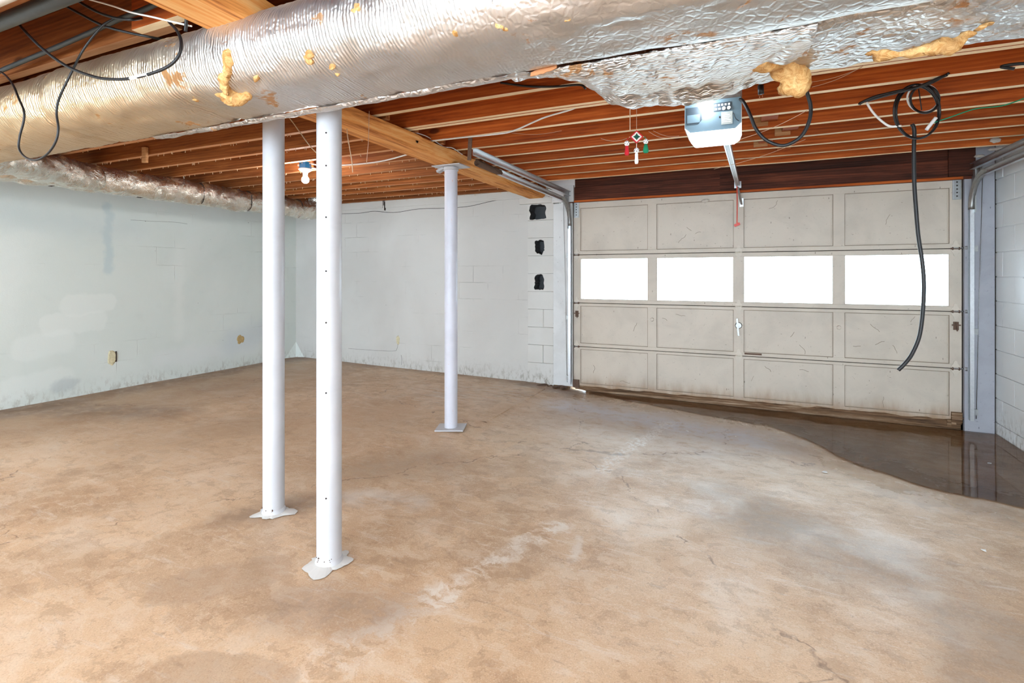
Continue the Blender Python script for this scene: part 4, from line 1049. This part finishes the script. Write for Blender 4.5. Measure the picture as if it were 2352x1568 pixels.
f = bm.faces.new(star); ex = bmesh.ops.extrude_face_region(bm, geom=[f]); bmesh.ops.translate(bm, verts=[v for v in ex['geom'] if isinstance(v, bmesh.types.BMVert)], vec=(0, .010, 0)); bmesh.ops.recalc_face_normals(bm, faces=bm.faces[:]); orn_part('green_star', bm, 'dark_green_yarn')
bm = bmesh.new(); tube(bm, [OC+Vector((-.04, 0, 0)), OC+Vector((.04, 0, 0))], .002, 6); tube(bm, [OC+Vector((0, 0, -.04)), OC+Vector((0, 0, .042))], .002, 6); orn_part('stick', bm, 'twine')
def ball_tassel(dx, dz, mat, ln, wd):
    c = OC+Vector((dx, 0, dz))
    bm = bmesh.new(); bmesh.ops.create_uvsphere(bm, u_segments=16, v_segments=10, radius=.0145, matrix=Matrix.Translation(c)); b = orn_part('ball', bm, 'ball_white', True)
    for az, el in ((-1.1, .3), (-2.0, .45), (-1.6, -.45), (-.6, -.3), (-2.5, -.2)):
        d = Vector((math.cos(az)*math.cos(el), math.sin(az)*math.cos(el), math.sin(el)))
        bm = bmesh.new(); bmesh.ops.create_uvsphere(bm, u_segments=6, v_segments=4, radius=.0034, matrix=Matrix.Translation(c+d*.0128)); o = obj('black_patch', bm, 'ball_black', b); o.data.transform(rot)
    bm = bmesh.new(); lathe(bm, [(.004, -.012), (.009, -.018), (wd*.8, -.018-ln*.4), (wd, -.018-ln*.8), (wd*.7, -.018-ln)], c, 12); orn_part('tassel', bm, mat, True)
    bm = bmesh.new(); tube(bm, spline([c+Vector((0, 0, .013)), c+Vector((-dx*.08, 0, .024)), OC+Vector((dx*.75, 0, dz*.2+.002 if dx else -.036))], 5), .0018, 5); orn_part('tassel_cord', bm, 'white_yarn' if dx == 0 else mat)
ball_tassel(-.052, -.034, 'red_yarn', .048, .013); ball_tassel(.050, -.026, 'green_yarn', .044, .016); ball_tassel(0, -.074, 'white_yarn', .055, .011)
bm = bmesh.new(); tube(bm, [OC+Vector((0, 0, .04)), Vector((0, 0, ZJ-ON.z+.10+.0))], .0012, 5); orn_part('hanging_thread', bm, 'twine')
tube_obj('twine_end', [at(1447, 300, 2.64), at(1447, 270, 2.62), at(1447, 245, 2.61), at(1448, 150, 2.60)], .0022, 'twine', label='short twine with a knotted end dangling left of the ornament', cat='twine')

# ------------------------------------------------------------------ loose cables
def cable(pts, r, mat, label, n=8, nm='cable', cat='cable'):
    return tube_obj(nm, [at(*p) for p in pts], r, mat, None, n, 8, label=label, cat=cat)
K = 'black_rubber'
c1 = cable([(10, -25, 1.08), (20, 8, 1.08), (40, 50, 1.09), (90, 105, 1.10), (150, 150, 1.12), (215, 176, 1.13), (260, 182, 1.14), (300, 180, 1.15), (350, 168, 1.16), (390, 150, 1.18), (412, 125, 1.19), (416, 95, 1.20), (406, 70, 1.22), (388, 50, 1.27)], .0055, K, 'thick black cable looping low across the duct, joined by a pale splice')
a, b = at(300, 180, 1.15), at(340, 171, 1.158); bm = bmesh.new(); tube(bm, [a, b], .0068, 8); obj('splice', bm, 'white_vinyl', c1)
cable([(262, 42, 1.22), (235, 60, 1.20), (205, 95, 1.19), (185, 125, 1.18), (165, 165, 1.16), (145, 205, 1.15), (133, 235, 1.14), (130, 262, 1.14), (134, 295, 1.14), (128, 325, 1.14), (110, 352, 1.14), (85, 367, 1.14), (60, 362, 1.14), (44, 342, 1.14), (45, 315, 1.14), (54, 280, 1.14), (55, 255, 1.14), (44, 228, 1.15), (30, 195, 1.17), (15, 175, 1.2), (2, 165, 1.24)], .0042, K, 'black cable hanging in a deep U in front of the duct, far left')
cable([(110, -8, 1.16), (135, 5, 1.17), (190, 35, 1.19), (240, 60, 1.21), (300, 76, 1.25), (340, 84, 1.28), (385, 93, 1.36)], .0052, K, 'black cable crossing in front of the joist and behind the duct')
cable([(165, -8, 1.16), (195, 12, 1.17), (230, 30, 1.18), (265, 41, 1.19), (300, 45, 1.2), (325, 42, 1.25)], .0055, K, 'short thick black cable end tied at the joist, top left')
cable([(200, -3, 1.15), (260, 14, 1.17), (300, 28, 1.18), (350, 39, 1.19), (400, 51, 1.21), (440, 60, 1.22)], .0035, 'white_vinyl', 'thin white wire strung across the joist, top left')
cable([(424, -12, 1.19), (427, 20, 1.19), (428, 45, 1.2), (426, 72, 1.21)], .0058, K, 'short black cable end hanging in front of the duct top')
cable([(-40, 184, 1.26), (0, 163, 1.26), (100, 121, 1.25), (200, 78, 1.25), (260, 50, 1.25), (340, 18, 1.25), (420, -22, 1.25)], .0105, 'pvc_dark', 'dark conduit fixed along the joist above the duct', nm='conduit', cat='pipe')
bm = bmesh.new(); tube(bm, [(-3.2, 1.0, ZC+.968), (-1.3, 1.0, ZC+.968)], .027, 20); obj('drain_pipe', bm, 'pvc_dark', None, True, label='thick dark pipe in the top left corner below the joists', cat='pipe')
bm = bmesh.new(); tube(bm, [(-3.2, .88, ZC+.955), (-1.2, .88, ZC+.955)], .036, 20); obj('vent_pipe', bm, 'white_vinyl', None, True, label='white pipe just visible in the extreme top left corner', cat='pipe')

# coil of cable hung on the joist at right
hc = empty('coiled_cable', at(2105, 200, 3.30), label='coil of black cable hung from a joist with one long end dangling by the door', cat='cable'); ho = hc.location.copy()
def coil_pts(cx, cy, rx, ry, Y, a0, a1, n=26): return [at(cx+rx*math.cos(math.radians(a0+(a1-a0)*k/n)), cy-ry*math.sin(math.radians(a0+(a1-a0)*k/n)), Y+.03*math.sin(k*.7)) for k in range(n+1)]
def cpart(name, P, r, m=K, n=3): return under(tube_obj(name, P, r, m, None, n), hc)
cpart('loop', coil_pts(2107, 258, 49, 60, 3.36, 80, 440), .0062)
cpart('loop', coil_pts(2106, 256, 53, 62, 3.34, 75, 435), .0055)
cpart('loop', coil_pts(2124, 228, 33, 31, 3.33, 60, 420), .006)
cpart('loop', coil_pts(2120, 225, 36, 32, 3.36, 60, 420), .0048, 'white_vinyl')
cpart('lead', [at(*p) for p in ((2175, 172, 3.22), (2150, 182, 3.26), (2110, 199, 3.3), (2060, 210, 3.32), (2010, 222, 3.33), (1978, 236, 3.34), (1974, 240, 3.34))], .0075, n=6)
cpart('lead', [at(*p) for p in ((2180, 168, 3.22), (2140, 190, 3.28), (2100, 203, 3.3), (2040, 218, 3.32), (1990, 232, 3.34))], .006, n=6)
cpart('stripped_lead', [at(*p) for p in ((1990, 235, 3.34), (2005, 258, 3.35), (2025, 278, 3.36), (2045, 290, 3.36), (2070, 289, 3.36))], .0058, 'white_vinyl', 6)
cpart('hanging_end', [at(*p) for p in ((2095, 285, 3.37), (2100, 300, 3.38), (2099, 350, 3.38), (2100, 420, 3.38), (2104, 480, 3.38), (2109, 540, 3.38), (2118, 600, 3.38), (2122, 650, 3.38), (2120, 710, 3.37), (2112, 770, 3.36), (2095, 812, 3.35), (2078, 835, 3.34), (2063, 850, 3.34))], .0095, K, 8)
cpart('splice', [at(*p) for p in ((2150, 270, 3.35), (2138, 285, 3.35), (2128, 298, 3.35))], .009, 'white_vinyl')
cpart('ground_wire', [at(*p) for p in ((2135, 285, 3.35), (2180, 270, 3.37), (2240, 250, 3.4), (2300, 243, 3.42), (2352, 226, 3.42), (2400, 205, 3.42))], .003, 'green_yarn', 6)
cpart('tie', [at(2110, 205, 3.34), at(2113, 225, 3.34), at(2117, 253, 3.34)], .0025)
cable([(1150, 190, 2.56), (1210, 198, 2.56), (1270, 199, 2.56), (1330, 195, 2.56), (1345, 203, 2.55)], .006, 'black_rubber', 'dark cable stapled along the joist beside the sagging foil')
cable([(990, 323, 3.25), (1050, 317, 3.24), (1140, 308, 3.22), (1180, 300, 3.18), (1250, 270, 3.08), (1310, 252, 2.99), (1345, 236, 2.95), (1400, 225, 2.92)], .0055, 'white_vinyl', 'pale cable sloping between two joists right of the beam')
cable([(790, 268, 2.50), (803, 273, 2.52), (815, 280, 2.56), (850, 277, 2.60), (870, 288, 2.72), (895, 297, 2.84), (915, 315, 2.94), (930, 313, 2.98), (945, 304, 3.0), (975, 311, 3.16), (1000, 325, 3.3), (1020, 337, 3.42), (1040, 340, 3.48), (1062, 355, 3.62)], .0032, 'white_vinyl', 'thin old wires stapled along the side of the timber beam')
cable([(796, 278, 2.46), (798, 310, 2.46), (803, 340, 2.46), (808, 370, 2.46), (810, 396, 2.46)], .0028, 'twine', 'thin tan wire dangling beside the nearest column', nm='wire', cat='wire')
cable([(600, 180, 2.36), (635, 235, 2.42), (668, 275, 2.44), (690, 305, 2.44), (712, 335, 2.44), (740, 362, 2.44), (770, 372, 2.44)], .0032, 'twine', 'tan wire slanting between the two near columns', nm='wire', cat='wire')
cable([(848, 255, 2.5), (846, 326, 2.5), (844, 350, 2.5), (842, 375, 2.5)], .002, 'cobweb', 'dusty thread hanging left of the timber beam', nm='wire', cat='wire')
p = at(792, 258, 2.40); obj('junction_box', bbox(p.x-.028, p.x+.016, p.y-.02, p.y+.03, p.z-.03, p.z+.035, .003), 'opener_dark', label='small dark metal box fixed beside the top of the nearest column', cat='junction box')
cable([(2330, 158, 3.0), (2300, 153, 3.02), (2345, 146, 3.0), (2400, 150, 2.98)], .007, K, 'black cable bundle at the right edge under a joist')

# dried mud nests left by wasps
for k, (x, y, Y, rx, rz, lb) in enumerate(((1620, 461, DY-.012, .036, .016, 'tan mud wasp nest stuck to the top of the garage door'), (2286, 322, 5.10, .034, .020, 'upper pale mud nest on the last joist near the right track'), (2288, 342, 5.36, .05, .011, 'long pale mud nest above the right track'), (2250, 358, DY-.065, .034, .012, 'lowest pale mud nest on the header beside the right track'))):
    bm = bmesh.new(); bmesh.ops.create_icosphere(bm, subdivisions=3, radius=1)
    for v in bm.verts:
        q = v.co*(1+.28*fbm(v.co*2.2+Vector((k*3, 0, 0)), 3)); v.co = Vector((q.x*rx, q.y*.012, q.z*rz))
    o = obj('wasp_nest', bm, 'nest_mud', None, True, label=lb, cat='nest', group='mud wasp nests'); o.location = at(x, y, Y)
# cobwebs and dusty strands under the joists
bm = bmesh.new()
for (xa, ya, xb, yb, Y) in ((1850, 190, 1980, 155, 2.6), (1865, 200, 1985, 150, 2.6), (1640, 388, 1850, 320, 3.4), (1500, 300, 1560, 312, 3.), (1175, 305, 1290, 300, 3.2), (1380, 318, 1440, 318, 2.9), (1490, 302, 1540, 316, 2.9), (1700, 320, 1860, 250, 2.72)):
    pts = [at(xa+(xb-xa)*s, ya+(yb-ya)*s+6*math.sin(math.pi*s), Y) for s in (0, .25, .5, .75, 1)]
    tube(bm, spline(pts, 4), .0012, 4)
obj('cobweb', bm, 'cobweb', label='dusty cobweb strands strung between the joists and ducts', cat='cobweb', kind='stuff')

# ------------------------------------------------------------------ standing water and litter on the floor
edge = [(-1.56, 5.50), (-1.2, 5.40), (-.85, 5.30), (-.49, 5.19), (-.15, 5.10), (.21, 5.02), (.42, 4.80), (.55, 4.58), (.62, 4.40), (.74, 4.24), (.97, 3.99), (1.20, 3.88), (1.45, 3.80), (1.92, 3.66)]
def edge_y(x): return lerp_tab(edge, x)+.03*fbm((x*5, 1, 2), 4)
bm = bmesh.new(); R = []
for i in range(121):
    x = -1.56+(XR-.006+1.56)*i/120; y0 = edge_y(x); y1 = 5.605 if x < 1.70 else 5.585
    R.append([bm.verts.new((x, y0+(y1-y0)*k/24, floor_z(x, y0+(y1-y0)*k/24)+.0065)) for k in range(25)])
for A, B in zip(R, R[1:]):
    for k in range(24): bm.faces.new((A[k], B[k], B[k+1], A[k+1]))
obj('puddle', bm, 'puddle_water', None, True, label='shallow brown puddle of water along the foot of the garage door', cat='puddle')
FL = [(1578, 990, 'white paint flake left of the pair lying near the door centre'), (1690, 1003, 'chunky white paint flake on the floor below the door centre'), (1895, 1085, 'small white paint flake just left of the puddle edge'), (2260, 1265, 'large white paint flake on the dry floor at far right'), (2272, 1064, 'pale flake lying in the puddle by the right wall')]
for k, (x, y, lb) in enumerate(FL):
    z = .01
    for _ in range(3):
        tt = (z-ZC)/((HZ-y)/F); u = (x-1176)/F; X, Y = (u*CS-SN)*tt, (u*SN+CS)*tt; z = floor_z(X, Y)+.004*fbm((X*.8, Y*.8, 3), 3)+(.006 if k == 4 else .001)
    bm = bmesh.new(); n = 7; s = random.uniform(.010, .018); ring = [bm.verts.new((math.cos(6.283*q/n)*s*random.uniform(.6, 1.4), math.sin(6.283*q/n)*s*random.uniform(.5, 1.1), random.uniform(0, .004))) for q in range(n)]
    f = bm.faces.new(ring); ex = bmesh.ops.extrude_face_region(bm, geom=[f]); bmesh.ops.translate(bm, verts=[v for v in ex['geom'] if isinstance(v, bmesh.types.BMVert)], vec=(0, 0, .003)); bmesh.ops.recalc_face_normals(bm, faces=bm.faces[:])
    o = obj('paint_flake', bm, 'paint_flake', label=lb, cat='debris', group='white paint flakes on the floor'); o.location = (X, Y, z)

for x0, x1, z0, z1 in ((XL-.2, -1.74, -.3, 2.7), (1.68, XR+.22, -.3, 2.7), (-1.74, 1.68, 2.10, 2.7)):  # added outer shell, out of view, blocks light leaks round the door
    obj('leak_shell', bbox(x0, x1, YF+.26, YF+.36, z0, z1), 'paint_block', kind='structure')
# outside: pale concrete drive in front of the door
obj('driveway', bbox(-12, 12, YF+.36, 24, -.3, -.06), 'driveway', kind='structure')
